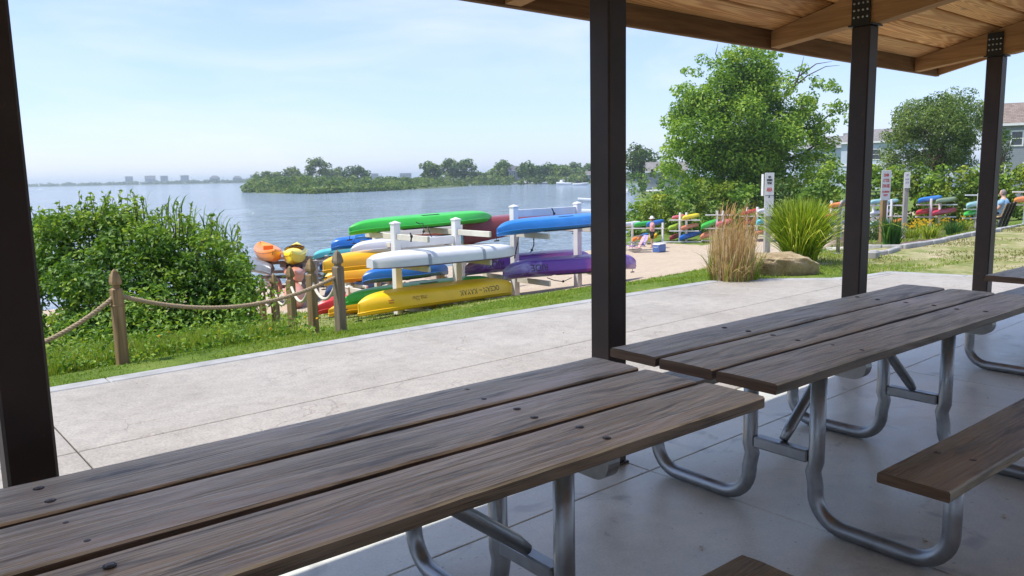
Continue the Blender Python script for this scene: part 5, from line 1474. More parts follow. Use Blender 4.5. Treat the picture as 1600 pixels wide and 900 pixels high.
# phragmites behind it
pts = []
for px, py in ((228, 318), (236, 330), (262, 322), (271, 326), (282, 318), (290, 336), (305, 340), (318, 342), (332, 338), (342, 350), (355, 352), (362, 360), (300, 332), (338, 346), (247, 336)):
    for k in range(2): pts.append((px+rng.normal()*3, py+rng.normal()*5))
p0 = at_d(285, 400, 11.6); p0.z = ground(p0.x, p0.y); t = thing('reeds', 'slender green reeds leaning above the right half of the bush', 'reeds', p0)
mb = MB(); LV = []; LF = []; LA = []; off = 0
for px, py in pts:
    d = 11.5+rng.normal()*.3; top = at_d(px, py, d)-p0; le = rgt*rng.uniform(-.10, -.02); bse = Vector((top.x-le.x*2, top.y-le.y*2, -.1))
    path = [bse.lerp(top, k/5)+le*-(1-(k/5))*.0 for k in range(6)]; mb.tube(path, [.008]*3+[.006, .005, .003], 5)
    n = 8; P = np.array([tuple(bse.lerp(top, .5+.5*k/n)) for k in range(n)]); sgn = np.where(np.arange(n) % 2 == 0, 1.0, -.7)[:, None]
    dr = sgn*np.array([tuple(-rgt)])*np.ones((n, 1)); V, F, A = blades(P, .34, .026, rng, .75, rng.uniform(.3, .8, n), 4, dr); LV.append(V); LF.append(F+off); LA.append(A); off += len(V)
mb.build('stems', 'iris', t); ob('leaves', fast_mesh('leaves', np.concatenate(LV), np.concatenate(LF), np.concatenate(LA)), 'leaf', t)

# ------------------------------------------------------------------ grass and weeds
def scatter(n, x0, x1, y0, y1, keep, rng):
    x = rng.uniform(x0, x1, n); y = rng.uniform(y0, y1, n); m = np.array([keep(a, b) for a, b in zip(x, y)]); x, y = x[m], y[m]
    return np.stack([x, y, np.array([ground(a, b) for a, b in zip(x, y)])-.012], 1)
def not_paved(x, y): return not inside(FULL, x, y)
rng = np.random.RandomState(71)
def tuft(P, s): 
    q = np.sin(P[:, 0]*2.1+s)*np.sin(P[:, 1]*2.7+s*2)+.6*np.sin(P[:, 0]*5.3+s)*np.sin(P[:, 1]*6.1)
    return q
def grass_obj(name, parts, mat):
    VV, FF, AA, o = [], [], [], 0
    for V, F, A in parts: VV.append(V); FF.append(F+o); AA.append(A); o += len(V)
    ob_ = ob(name, fast_mesh(name, np.concatenate(VV), np.concatenate(FF), np.concatenate(AA)), mat); ob_['kind'] = 'stuff'; return ob_
def near_keep(x, y):
    if not not_paved(x, y): return False
    return sandy(x, y) < .5 and not (y > 9.2 and rng.uniform() < .45)
parts = []
P = scatter(60000, .2, 9.6, 6.34, 8.3, near_keep, rng); q = tuft(P, 1); sh_ = np.where(P[:, 0] > 3.3, .5, np.where(P[:, 1] < 7.15, .55, 1.0))
parts.append(blades(P, sh_*np.clip(.055+.03*q+rng.normal(size=len(P))*.018, .02, .16), .008, rng, .55, np.clip(.52+.13*q+rng.normal(size=len(P))*.16, 0, 1), 2))
P = scatter(42000, 1.5, 13, 8.2, 13.5, near_keep, rng); q = tuft(P, 2)
parts.append(blades(P, .6*np.clip(.07+.03*q+rng.normal(size=len(P))*.02, .02, .18), .012, rng, .6, np.clip(.52+.13*q+rng.normal(size=len(P))*.18, 0, 1), 2))
P = scatter(26000, 2.0, 10, 13.3, 21, near_keep, rng); parts.append(blades(P, rng.uniform(.04, .14, len(P)), .022, rng, .6, np.clip(.58+rng.normal(size=len(P))*.2, 0, 1), 2))
P = scatter(16000, 8.4, 13.5, 4.6, 8.4, near_keep, rng); q = tuft(P, 3); P = P[(q > -.35) | (P[:, 0] < 10)]; q = tuft(P, 3)
parts.append(blades(P, np.clip(.05+.02*q+rng.normal(size=len(P))*.015, .015, .12), .011, rng, .6, np.clip(.58+.12*q+rng.normal(size=len(P))*.18, 0, 1), 2))
# longer seeding grass at the edge by the fence
P = scatter(8000, .3, 3.4, 7.15, 8.9, near_keep, rng)
parts.append(blades(P, rng.uniform(.10, .30, len(P)), .007, rng, .4, np.clip(.62+rng.normal(size=len(P))*.2, 0, 1), 3))
grass_obj('grass', parts, 'grass')
parts = []
def dry_keep(x, y):
    return not_paved(x, y) and not inside(BEDP, x, y) and sandy(x, y) < .5
P = scatter(60000, 11.3, 30, -2, 10.5, dry_keep, rng); q = tuft(P*.6, 5); P = P[q > -.15]; q = q[q > -.15]
parts.append(blades(P, np.clip(.035+.02*q+rng.normal(size=len(P))*.012, .012, .10), .018, rng, .7, np.clip(.42-.10*q+rng.normal(size=len(P))*.2, 0, 1), 2))
grass_obj('sparse_grass', parts, 'drygrass')
parts = []
P = scatter(14000, 20, 44, 9.5, 30, lambda x, y: sandy(x, y) < .5, rng); q = tuft(P*.5, 6)
parts.append(blades(P, np.clip(.10+.05*q, .04, .2), .04, rng, .6, np.clip(.5+rng.normal(size=len(P))*.2, 0, 1), 2)); grass_obj('far_grass', parts, 'grass')
# low weeds under the bush: leafy ground cover with a few yellow heads
parts = []; n = 950
P = scatter(n, .2, 3.5, 7.0, 10.5, near_keep, rng)
C, N, A, Sz = [], [], [], []
for p in P:
    h = (.05+.45*rng.uniform(0, 1)**1.8)*(1.15 if p[1] > 7.6 else .6)*(1+.4*math.sin(p[0]*4.1+p[1]*2.3)); tn = np.clip(.60+rng.normal()*.2, 0, 1)
    for k in range(14):
        C.append((p[0]+rng.normal()*.055, p[1]+rng.normal()*.055, p[2]+h*rng.uniform(.2, 1.1))); A.append(np.clip(tn+rng.normal()*.1, 0, 1))
C = np.array(C); N = unit(rng.normal(size=C.shape)*.6+np.array([0, 0, .9])); V, F, A = leaf_cards(C, N, .055, rng, .5, attr=np.array(A)); o = ob('weeds', fast_mesh('weeds', V, F, A), 'leaf'); o['kind'] = 'stuff'
P = scatter(16, .3, 4.0, 6.6, 8.4, near_keep, rng); C = np.repeat(P+np.array([0, 0, 1])*rng.uniform(.08, .25, (len(P), 1)), 5, 0); N = unit(rng.normal(size=C.shape)+np.array([0, 0, 1])); V, F, A = leaf_cards(C, N, .028, rng, .8); o = ob('wildflowers', fast_mesh('wildflowers', V, F, A), 'flower'); o['kind'] = 'stuff'

# ------------------------------------------------------------------ hedge of bushes and trees on the right
HG = 'bushes behind the far kayak racks'
def wbush(label, px0, px1, ytop, ybase, d, mat, seed, tone=.5, depth=1.6, dens=230, size=.26, group=HG, n=None, dz=0):
    c = at_d((px0+px1)/2, ybase, d); c.z = ground(c.x, c.y)-.2; top = at_d((px0+px1)/2, ytop, d).z; W = (px1-px0)*d/CF; H = (top-c.z)*1.12
    return make_bush('bush', label, c, (W*.52, max(depth, W*.4), H*.80), n or int(26+W*4), .30, .62, dens, size, mat, seed, group, tone)
wbush('small bright bush at the left end of the hedge beside the centre post', 984, 1024, 322, 362, 58, 'leaf', 101, .6)
wbush('yellow tinged bush behind the first far rack', 1008, 1062, 306, 372, 54, 'leaflime', 102, .45)
wbush('dark hedge bush behind the second far rack', 1050, 1110, 298, 376, 53, 'leaf', 103, .5)
wbush('lime topped bush between the second and third racks', 1085, 1140, 291, 372, 54, 'leaflime', 104, .38)
wbush('round green bush behind the dry reeds', 1128, 1200, 292, 368, 53, 'leaf', 105, .48)
wbush('dark bush behind the narrow white sign', 1188, 1250, 300, 366, 53, 'leafdark', 106, .55)
wbush('green bush behind the tall grass', 1236, 1300, 292, 362, 52, 'leaf', 107, .5)
wbush('leafy bush to the left of the third post', 1278, 1330, 268, 358, 50, 'leaf', 108, .58)
wbush('bright hedge bush between the third post and the red sign', 1335, 1402, 266, 352, 48, 'leaf', 109, .72)
wbush('tall bright hedge bush behind the red lettered sign', 1385, 1440, 262, 350, 48, 'leaflime', 110, .35)
wbush('hedge bush behind the small grey sign', 1425, 1490, 268, 346, 47, 'leaf', 111, .66)
wbush('bright green hedge bush under the willow', 1475, 1530, 266, 344, 46, 'leaflime', 112, .36)
wbush('hedge bush beside the last steel post', 1518, 1572, 264, 342, 45, 'leaf', 113, .68)
wbush('sunlit yellow-green hedge bush at the right edge', 1556, 1640, 255, 338, 44, 'leaflime', 114, .42)
def wtree(label, px0, px1, ytop, ybot, d, mat, seed, name='tree', n=60, r=(.7, 1.4), dens=34, size=.42, tr=.22, tone=.5, group=None, base_px=None, extra=None, stems=1, aspect=.6, droop=None, dscale=.8, gz_=None, bare=None, flat=-.8):
    c = at_d((px0+px1)/2, (ytop+ybot)/2, d); W = (px1-px0)*d/CF; H = (ybot-ytop)*d/CF
    b = at_d(base_px or (px0+px1)/2, ybot, d); zb = ground(b.x, b.y) if gz_ is None else gz_
    ex = None
    if extra: ex = [tuple(at_d(x, y, dd))+(rr, tn) for x, y, dd, rr, tn in extra]
    return make_tree(name, label, (b.x, b.y, zb-.1), c, (W*.5, W*.5*dscale, H*.5), n, r[0], r[1], dens, size, MT[mat] if isinstance(mat, str) else mat, tr, seed, group, tone, flat, ex, aspect, 'tree', stems, droop, bare)
rg = np.random.RandomState(5)
ex = []
for (x, y, r_, k) in ((1070, 140, 1.0, 4), (1075, 112, .6, 3), (1098, 95, .7, 3), (1135, 88, .9, 4), (1175, 80, .9, 4), (1205, 86, .7, 3), (1060, 185, 1.1, 4), (1055, 230, 1.2, 5), (1048, 262, 1.1, 5), (1230, 130, .8, 3),
                   (1262, 160, .9, 4), (1292, 142, .55, 3), (1308, 135, .5, 5), (1315, 160, .5, 4), (1300, 175, .6, 5), (1285, 200, .8, 6), (1275, 130, .6, 4), (1255, 112, .5, 3), (1295, 225, .8, 4), (1312, 190, .5, 3), (1270, 220, .9, 4), (1255, 250, 1.2, 5), (1290, 250, .8, 4), (1245, 185, 1.0, 5), (1190, 110, .9, 4), (1150, 125, 1.1, 5), (1075, 288, 1.2, 5), (1110, 296, 1.2, 5), (1150, 298, 1.2, 5), (1200, 296, 1.2, 5), (1240, 288, 1.2, 5), (1275, 275, 1.0, 4)):
    for i in range(k): ex.append((x+rg.normal()*7, y+rg.normal()*6, 62+rg.normal()*1.2, r_*rg.uniform(.55, .9), np.clip(.62+rg.normal()*.12, 0, 1)))
def twig(*pts): return [at_d(x, y, 62+k*.3) for k, (x, y) in enumerate(pts)]
bare = [twig((1215, 170), (1235, 140), (1250, 118), (1262, 98)), twig((1235, 140), (1262, 118), (1290, 104), (1312, 102)), twig((1245, 128), (1252, 105), (1256, 88)), twig((1130, 110), (1118, 84), (1122, 68)), twig((1250, 118), (1275, 100), (1300, 96)), twig((1190, 120), (1178, 86), (1170, 70))]
wtree('big broad maple-like tree above the far racks, sparse at its right side', 1062, 1262, 96, 300, 62, 'leaftree', 201, n=150, r=(.9, 1.7), dens=210, size=.26, tr=.35, tone=.46, extra=ex, bare=bare, base_px=1180)
ex2 = []
for (x, y) in ((1400, 205), (1412, 185), (1430, 168), (1452, 155), (1472, 147), (1492, 152), (1512, 155), (1530, 162), (1390, 225), (1540, 190), (1395, 240), (1388, 250), (1398, 255), (1408, 215), (1392, 212)):
    for i in range(3): ex2.append((x+rg.normal()*6, y+rg.normal()*5+5, 56+rg.normal(), rg.uniform(.4, .7), np.clip(.55+rg.normal()*.12, 0, 1)))
wtree('willow-like tree with several dark stems between the third and last posts', 1396, 1546, 152, 262, 56, 'leafwillow', 202, name='tree', n=105, r=(.5, 1.0), dens=260, size=.25, tr=.13, tone=.5, stems=5, aspect=.32, droop=.35, extra=ex2, base_px=1462)
wtree('small dark conifer behind the last steel post by the grey house', 1545, 1584, 200, 262, 52, 'leafdark', 203, name='pine_tree', n=34, r=(.25, .5), dens=150, size=.26, tr=.10, tone=.7, aspect=.25, droop=-.2)
wtree('blue-green round tree standing beyond the boats beside the centre post', 976, 1028, 224, 276, 190, 'leafolive', 204, n=40, r=(1.2, 2.2), dens=14, size=.8, tr=.3, tone=.25, gz_=-2.6)
bk = 'trees and bushes on the near shore beyond the beach'
for i, (a, b, y0, y1, d, m, lb) in enumerate(((982, 1012, 268, 292, 150, 'leaf', 'low green bush on the far bank beside the centre post'), (998, 1040, 264, 293, 140, 'leafolive', 'grey-green bush behind the moored boats'), (1026, 1062, 262, 296, 120, 'leaf', 'bush under the grey roof beyond the boats'), (1040, 1078, 270, 312, 95, 'leaf', 'green bush left of the big tree foot'), (1020, 1052, 300, 330, 75, 'leaf', 'mid green bush in front of the moored boats'), (1060, 1120, 262, 318, 80, 'leafdark', 'dark undergrowth bush below the big tree'), (1110, 1190, 266, 322, 76, 'leafdark', 'dark undergrowth bush beneath the trunk of the big tree'), (1180, 1260, 262, 320, 72, 'leafdark', 'deep green bush right of the big tree trunk'), (1250, 1325, 226, 316, 70, 'leaf', 'tall leafy bush between big tree and third post'))):
    wbush(lb, a, b, y0, y1, d, m, 300+i, .5, 2, 60 if d < 100 else 26, .34 if d < 100 else .6, bk)

# ------------------------------------------------------------------ houses
def house(label, p, yaw, W, D, He, Hr, wall, roof, wins=(), chimney=True, hip=False, group=None, dormer=None, pipe=False, band=None):
    t = thing('house', label, 'house', p, yaw, group)      # local -Y is the front
    mb = MB()
    if hip: mb.box((0, 0, He/2), (W, D, He))
    else:
        v = [(-W/2, -D/2, 0), (W/2, -D/2, 0), (W/2, D/2, 0), (-W/2, D/2, 0), (-W/2, -D/2, He), (W/2, -D/2, He), (W/2, D/2, He), (-W/2, D/2, He), (-W/2, 0, He+Hr-.15), (W/2, 0, He+Hr-.15)]
        mb.add(v, [(0, 1, 5, 4), (1, 2, 6, 9, 5), (2, 3, 7, 6), (3, 0, 4, 8, 7)])
    mb.build('wall', wall, t)
    o_ = .35; mb = MB()
    r = W*.28 if hip else -o_
    pts = [(-W/2-o_, -D/2-o_, He-.12), (W/2+o_, -D/2-o_, He-.12), (W/2+o_, D/2+o_, He-.12), (-W/2-o_, D/2+o_, He-.12), (-W/2+r, 0, He+Hr), (W/2-r, 0, He+Hr)]
    up = [(x, y, z+.12) for x, y, z in pts]
    mb.add(pts+up, [(6, 7, 11, 10), (8, 9, 10, 11), (7, 8, 11), (9, 6, 10), (0, 4, 5, 1), (2, 5, 4, 3), (1, 5, 2), (3, 4, 0), (0, 1, 7, 6), (1, 2, 8, 7), (2, 3, 9, 8), (3, 0, 6, 9)]); ro = mb.build('roof', roof, t)
    mb = MB(); mb.box((0, -D/2-o_-.03, He-.06), (W+2*o_, .05, .22)); mb.build('eave_trim', 'white', ro)
    if pipe: mb = MB(); mb.tube([(W*.05, -D*.1, He+Hr*.7), (W*.05, -D*.1, He+Hr+.9)], .09, 8); mb.build('vent_pipe', 'galv', ro)
    if chimney: mb = MB(); mb.box((W*.2, D*.1, He+Hr*.9), (.8, .8, 1.6)); mb.build('chimney', 'kerb', ro)
    for x, z, w_, h_ in wins:
        f = MB()
        for dx, dz, ww, hh in ((0, h_/2+.05, w_+.24, .12), (0, -h_/2-.05, w_+.24, .12), (-w_/2-.05, 0, .12, h_), (w_/2+.05, 0, .12, h_), (0, 0, w_, .06)): f.box((x+dx, -D/2-.03, z+dz), (ww, .07, hh))
        fo_ = f.build('window', 'white', t); g = MB(); g.box((x, -D/2-.012, z), (w_, .03, h_)); g.build('pane', 'glass', fo_)
    if band: mb = MB(); mb.box((0, -D/2-.05, band), (W+.05, .1, .25)); mb.build('band_trim', 'white', t)
    return t
MT['greyshingle'] = m_siding('grey_shingle_wall', (.26, .28, .31)); MT['bluesiding'] = m_siding('pale_blue_siding', (.50, .56, .64)); MT['roofbrown'] = m_shingle('brown_roof', (.20, .155, .13), (.27, .215, .185)); MT['roofgrey'] = m_shingle('grey_roof', (.20, .19, .19), (.28, .26, .25))
MT['farwall'] = m_siding('far_house_wall', (.30, .31, .33)); MT['farroof'] = m_simple('far_roof', (.12, .12, .13), .9)
def hp(px, d, dz=0): p = at_d(px, 300, d); return Vector((p.x, p.y, -1.6+dz))
fy = lambda px: math.atan2(ray(px, 300)[1], ray(px, 300)[0])-math.pi/2
d = 72; e = at_d(1600, 192, d).z+1.6; rdg = at_d(1600, 160, d).z+1.6
house('grey shingled house with a brown roof at the right edge of the photo', hp(1640, d+4), fy(1640)+.12, 11.5, 8, e, rdg-e+.2, 'greyshingle', 'roofbrown', [(-3.35, e-1.35, .85, 1.25), (1, e-1.5, 1.2, 1.5), (-4.6, e-4.6, .8, 1.6), (-2.2, e-4.4, .9, 1.4)], False, pipe=True)
d = 110; e = at_d(1390, 220, d).z+1.6; rdg = at_d(1400, 199, d).z+1.6
house('pale blue sided house with a grey roof behind the willow', hp(1410, d+5), fy(1410)-.25, 15, 9, e, rdg-e, 'bluesiding', 'roofgrey', [(-6.1, e-1.8, .8, 1.3), (-5.5, e-5.2, 1.0, 1.7), (-2.6, e-1.8, 1.2, 1.4), (1, e-5, 1.2, 1.5), (-3.2, e-4.9, .7, .6), (4, e-2, 1.2, 1.4)], False, band=e-3.3)
d = 135; e = at_d(1300, 230, d).z+1.6; rdg = at_d(1310, 213, d).z+1.6
house('grey roofed house seen between the big tree and the third post', hp(1296, d+4), fy(1296)+.1, 12, 8, e, rdg-e, 'bluesiding', 'roofgrey', [(2, e-2, 1.2, 1.4), (4.6, e-2, 1.2, 1.4), (-2, e-2, 1.2, 1.4)], True, True)
d = 165; e = at_d(1040, 268, d).z+1.6
house('low grey roofed house peeking through leaves beyond the moored boats', hp(1041, d), fy(1041), 8, 6, e, 1.9, 'farwall', 'roofgrey', [(0, e-1, 1, .8)], False)

# ------------------------------------------------------------------ island, far shores
def mound(name, pts, h, under=-4.6, top_n=10):
    """low land: pts is its outline on the water; rises inward"""
    P = [Vector((p[0], p[1], 0)) for p in pts]; c = sum(P, Vector())/len(P); vs = []; n = len(P); rings = ((1.06, WATER-1.0), (1.0, WATER+.05), (.93, WATER+h*.6), (.7, WATER+h), (.3, WATER+h*1.1))
    for k, z in rings: vs += [tuple(c+(p-c)*k)[:2]+(z,) for p in P]
    vs.append((c.x, c.y, WATER+h*1.1)); fs = []
    for r in range(len(rings)-1): fs += [(r*n+i, r*n+(i+1) % n, (r+1)*n+(i+1) % n, (r+1)*n+i) for i in range(n)]
    fs += [((len(rings)-1)*n+i, (len(rings)-1)*n+(i+1) % n, len(rings)*n) for i in range(n)]
    mb = MB(); mb.add(vs, fs, 0, True); return struct(mb.build(name, 'shoregrass'))
MT['shoregrass'] = m_simple('shore_grass', (.075, .105, .035), .95, 0, .4, .15)
W_ = lambda px, py: at_z(px, py, WATER)
front = [W_(x, y) for x, y in ((381, 301), (430, 302.5), (490, 302.5), (550, 300), (610, 297.5), (670, 295), (715, 292.5), (731, 291))]
back = [W_(x, y) for x, y in ((725, 288.5), (650, 290), (560, 292.5), (470, 295.5), (395, 297.5))]
mound('island', front+back, 1.0)
rng = np.random.RandomState(81); cl = []
org = W_(500, 299)
for i in range(760):
    u = rng.uniform(0, 1); px = lerp(379, 730, u); yf = np.interp(px, [381, 490, 610, 731], [301, 302.5, 297.5, 291]); yb_ = np.interp(px, [381, 560, 731], [298.5, 292, 288.6])
    k = rng.uniform(0, 1) if i < 520 else rng.uniform(-.12, .02); p = at_z(px, lerp(yf-.2, yb_, k), WATER); r = rng.uniform(1.0, 2.4)*(.55 if px > 690 or px < 388 else 1); hmax = np.interp(px, [378, 392, 420, 470, 560, 640, 700, 731], [1.3, 4.2, 5.2, 5.3, 4.6, 3.5, 2.2, 1.2])
    cl.append((p.x-org.x, p.y-org.y, rng.uniform(.3, 1)*hmax*(.45+.55*min(1, k*2.2))*(1 if i < 520 else .5)+.3, r*(1 if i < 520 else .8), np.clip(.55+rng.normal()*.22, .05, .95)))
V, F, A = clump_foliage(cl, 12, 1.15, rng, up=.6); o = ob('island_scrub', fast_mesh('island_scrub', V, F, A), 'leafisland', None, org); o['kind'] = 'stuff'
IT = 'trees on the island'
dI = lambda px, py: float((W_(px, py)-Vector(CAM)).dot(Vector(_f)))
for i, (a, b, y0, y1, yw, m, lb, tn) in enumerate(((474, 517, 247, 284, 298, 'leafolive', 'tallest grey-green tree standing on the island', .5), (440, 478, 261, 286, 298, 'leafolive', 'pale rounded tree left of the tallest island tree', .6), (536, 580, 260, 284, 296, 'leafdark', 'dark rounded tree right of the tallest island tree', .55), (508, 542, 264, 284, 296, 'leafolive', 'low hazy tree between the tall and the dark island trees', .6), (400, 440, 268, 288, 299, 'leafolive', 'low scrub tree at the left part of the island', .6))):
    wtree(lb, a, b, y0, y1, dI((a+b)/2, yw-3), m, 400+i, n=34, r=(1.2, 2.4), dens=12, size=1.2, tr=.3, tone=tn, group=IT, gz_=WATER+.8)
# far shore behind boats
fs0 = [W_(x, 288.3-(x-640)*.004) for x in range(560, 1060, 40)]; fsb = [W_(x, 281.5-(x-640)*.018) for x in range(1040, 540, -40)]
mound('far_shore', fs0+fsb, .9)
FT = 'trees along the far shore'
dF = 400
for i, (a, b, y0, y1, d, m, lb, tn) in enumerate(((655, 690, 255, 282, 400, 'leafwillow', 'round tree at the left end of the far shore', .35), (688, 716, 248, 282, 420, 'leafwillow', 'tallest left tree of the far shore', .38), (712, 744, 249, 282, 425, 'leafwillow', 'tree beside the tallest one on the far shore', .4), (768, 802, 254, 280, 410, 'leafwillow', 'broad tree left of the far house with porches', .42), (811, 837, 254, 281, 395, 'leafwillow', 'dark round tree right of the far house', .3), (838, 852, 262, 281, 420, 'leafdark', 'small dark tree beyond the moored boats', .5), (853, 868, 256, 280, 430, 'leafwillow', 'narrow upright tree of the far shore', .3), (866, 892, 261, 282, 415, 'leafwillow', 'pale green tree behind the white cruiser', .55), (888, 910, 257, 280, 460, 'leafwillow', 'hazy tree behind the white far house', .3), (906, 930, 258, 280, 450, 'leafwillow', 'hazy tree beside the centre post on the far shore', .32), (738, 770, 271, 284, 430, 'leafwillow', 'low tree in the gap of the far shore', .5))):
    wtree(lb, a, b, y0, y1, d, m, 500+i, n=30, r=(1.6, 3.0), dens=8, size=1.5, tr=.35, tone=tn, group=FT, gz_=WATER+.8)
rng = np.random.RandomState(91); cl = []; org = W_(800, 286)
for i in range(330):
    px = rng.uniform(600, 1000); p = at_d(px, 284, rng.uniform(375, 440)); cl.append((p.x-org.x, p.y-org.y, rng.uniform(.6, 3.8), rng.uniform(1.2, 2.4), np.clip(.55+rng.normal()*.2, 0, 1)))
V, F, A = clump_foliage(cl, 8, 1.4, rng, up=.6); o = ob('far_shore_scrub', fast_mesh('far_shore_scrub', V, F, A), 'leafolive', None, org); o['kind'] = 'stuff'
def fh(label, px, ytop, yeave, ybase, wpx, d, hip=False, wall='farwall', roof='farroof', grp='houses on the far shores', wins=3):
    b = at_d(px, ybase, d); k = d/CF; W = wpx*k; e = (ybase-yeave)*k; r = (yeave-ytop)*k
    ws = [(W*(-.5+(i+.5)/wins), e*zf, W/wins*.35, min(2.2, e*.22)) for i in range(wins) for zf in (.35, .72)]
    return house(label, (b.x, b.y, b.z), fy(px), W, W*.7, e, r, wall, roof, ws, False, hip, grp)
fh('grey house with porches between two trees on the far shore', 804, 260, 267, 282, 18, 408, False)
fh('white gabled house beside the centre post on the far shore', 922, 268, 273, 281, 14, 390, False, 'bluesiding', 'roofgrey')
fh('pale low house glimpsed among far shore trees', 905, 263, 267, 280, 13, 470, True, 'bluesiding', 'roofgrey')
# barrier beach at the horizon
dB = 1500
bf = [at_d(x, 300, dB+(420-x)*.9) for x in range(-30, 470, 50)]; bb = [at_d(x, 300, dB+170+(420-x)*.9) for x in range(430, -60, -50)]
mound('barrier_beach', bf+bb, 1.2)
cl = []; org = Vector((bf[5].x, bf[5].y, WATER))
for i in range(560):
    px = rng.uniform(-30, 430); p = at_d(px, 290, dB+(420-px)*.9+rng.uniform(15, 120)); cl.append((p.x-org.x, p.y-org.y, 1.5+rng.uniform(0, 1)*(2.5+2.2*math.sin(px*.07)**2+1.5*math.sin(px*.19)**2), rng.uniform(2.2, 4.6), np.clip(.35+rng.normal()*.15, 0, 1)))
V, F, A = clump_foliage(cl, 2.4, 3.2, rng, up=.6); o = ob('barrier_scrub', fast_mesh('barrier_scrub', V, F, A), 'leafolive', None, org); o['kind'] = 'stuff'
for px, yt, ye, w_, hip, lb in ((202, 275.5, 276.2, 11, False, 'boxy grey beach house leftmost on the horizon'), (235, 274.6, 279.5, 15, False, 'peaked roof beach house on the horizon right of the boxy one'), (257, 274.6, 275.4, 11, False, 'flat topped beach house on the horizon after the peaked one'), (289, 273.8, 274.8, 12, False, 'flat topped beach house on the horizon, fourth from the boxy leftmost'), (336, 274.5, 278, 15, True, 'low hip roofed beach house on the horizon'), (371, 275, 278, 13, True, 'second low hip roofed beach house on the horizon before the island'), (397, 273, 274, 11, False, 'pale beach house on the horizon just left of the island')):
    fh(lb, px, yt, ye, 284.5-(px-200)*.012, w_, dB+(420-px)*.9+40, hip, 'farwall', 'farroof', 'beach houses on the horizon', 3)
for px, yt, yb, lb in ((586, 271, 283, 'hazy flat roofed building on the horizon right of the island trees'), (634, 270.5, 282, 'long hazy building on the horizon before the far trees')):
    fh(lb, px, yt, yt+.8, yb, 11 if px < 600 else 18, 1300, False, 'farwall', 'farroof', 'beach houses on the horizon', 4)

# ------------------------------------------------------------------ boats
MT['hullwhite'] = m_simple('white_gelcoat', (.74, .74, .74), .3, 0, .05, 2); MT['canvas'] = m_simple('blue_canvas', (.02, .12, .45), .8); MT['navycanvas'] = m_simple('navy_canvas', (.02, .03, .07), .8)
def boat(label, px, py, L, heading, cabin=True, motor=True, canvas=None, arch=False):
    p = W_(px, py); t = thing('motorboat', label, 'boat', (p.x, p.y, WATER), heading, 'boats moored on the water')
    W = L*.34; H = L*.15; n = 14; vs = []
    for i in range(n+1):
        s = i/n; hw = W/2*(1-max(0, (s-.45)/.55)**2.2)*(.92+.08*min(1, s*4)); hw = max(.03, hw); z1 = H*(.85+.35*s*s); x = -L/2+L*s+.0
        ch = hw*(.86-.25*s*s)
        for y, z in ((0, -.3*(1-s**3)), (ch, -.05+.22*H*s*s*2), (hw, z1), (hw*.93, z1+.02), (hw*.90, z1-.02), (hw*.82, H*.35), (0, H*.35)): vs.append((x, y, z))
    m = 7; fs = []; mir = [(x, -y, z) for x, y, z in vs]
    for i in range(n):
        for k in range(m-1): fs.append((i*m+k, (i+1)*m+k, (i+1)*m+k+1, i*m+k+1))
    mb = MB(); mb.add(vs, [f[::-1] for f in fs], 0, True); mb.add(mir, fs, 0, True)
    tr = [(k) for k in range(m)]; mb.add(vs[:m]+mir[:m][::-1], [tuple(range(2*m))]); h = mb.build('hull', 'hullwhite', t)
    if cabin:
        mb = MB(); c = [(-.02*L, .36*W), (.22*L, .30*W), (.34*L, .12*W)]
        b = [(x, y, H*.8) for x, y in c]+[(x, -y, H*.8) for x, y in c[::-1]]; u = [(x*.75-.01*L, y*.8, H*2.0) for x, y in c]+[(x*.75-.01*L, -y*.8, H*2.0) for x, y in c[::-1]]
        mb.add(b+u, [tuple(range(5, -1, -1)), tuple(range(6, 12))]+[(i, (i+1) % 6, 6+(i+1) % 6, 6+i) for i in range(6)]); cb = mb.build('cabin', 'hullwhite', t)
        mb = MB()
        for sd in (1, -1): mb.box((.07*L, sd*.31*W, H*1.5), (.2*L, .02, H*.5), 0, Matrix.Rotation(-sd*.22, 3, 'Z'))
        mb.build('window', 'glass', cb)
    if arch: mb = MB(); mb.tube([(-.15*L, -.42*W, H), (-.18*L, -.38*W, H*3.1), (-.18*L, .38*W, H*3.1), (-.15*L, .42*W, H)], .05, 6); mb.build('arch', 'galv', t)
    if canvas: mb = MB(); mb.box((-.12*L, 0, H*3.0 if cabin else H*1.35), (.36*L, W*.8, .12 if cabin else H*.6), 0, None, .05); mb.build('canvas_cover', canvas, t)
    if motor: mb = MB(); mb.box((-L*.53, 0, H*.95), (L*.06, .34, .55), 0, None, .06); mb.box((-L*.525, 0, H*.2), (.12, .10, .9)); mb.build('outboard_motor', 'plate', t)
    return t
hd = math.atan2(rgt.y, rgt.x)
boat('white cabin cruiser moored off the far shore', 882, 288.8, 7.4, hd+math.pi, True, False, None, True)
boat('white motorboat with a dark canopy nearest the centre post on the far shore', 907, 289.5, 6.6, hd, False, True, 'navycanvas')
boat('low white boat moored left of the white cruiser', 848, 287.6, 5.6, hd, False, True)
boat('white boat second from the left in the far moorings', 824, 287.4, 6, hd+math.pi, True, False)
boat('small white boat in the far moorings under the dark round tree', 808, 287.3, 5, hd, False, True, 'navycanvas')
boat('leftmost white boat of the far moorings', 784, 287.2, 6, hd+.2, True, False)
boat('small white boat on the open water just left of the centre post', 922, 315.5, 4.2, hd+math.pi, False, True, None, True)
boat('white skiff with a black outboard motor left of the centre post', 919, 335, 4.0, hd+math.pi, False, True)
boat('white motorboat with a bright blue cover right of the centre post', 1000, 300, 6.5, hd, True, False, 'canvas')
boat('white boat with its bow raised in front of the grey-green bush', 1030, 302, 6.0, hd, True, True)
p = W_(996, 306); mb = MB(); mb.beam((-9, 0, .45), (9, 0, .45), 1.6, .12)
t = thing('dock', 'low grey floating dock in front of the covered motorboat', 'dock', (p.x, p.y, WATER), hd); mb.build('deck', 'greypost', t)
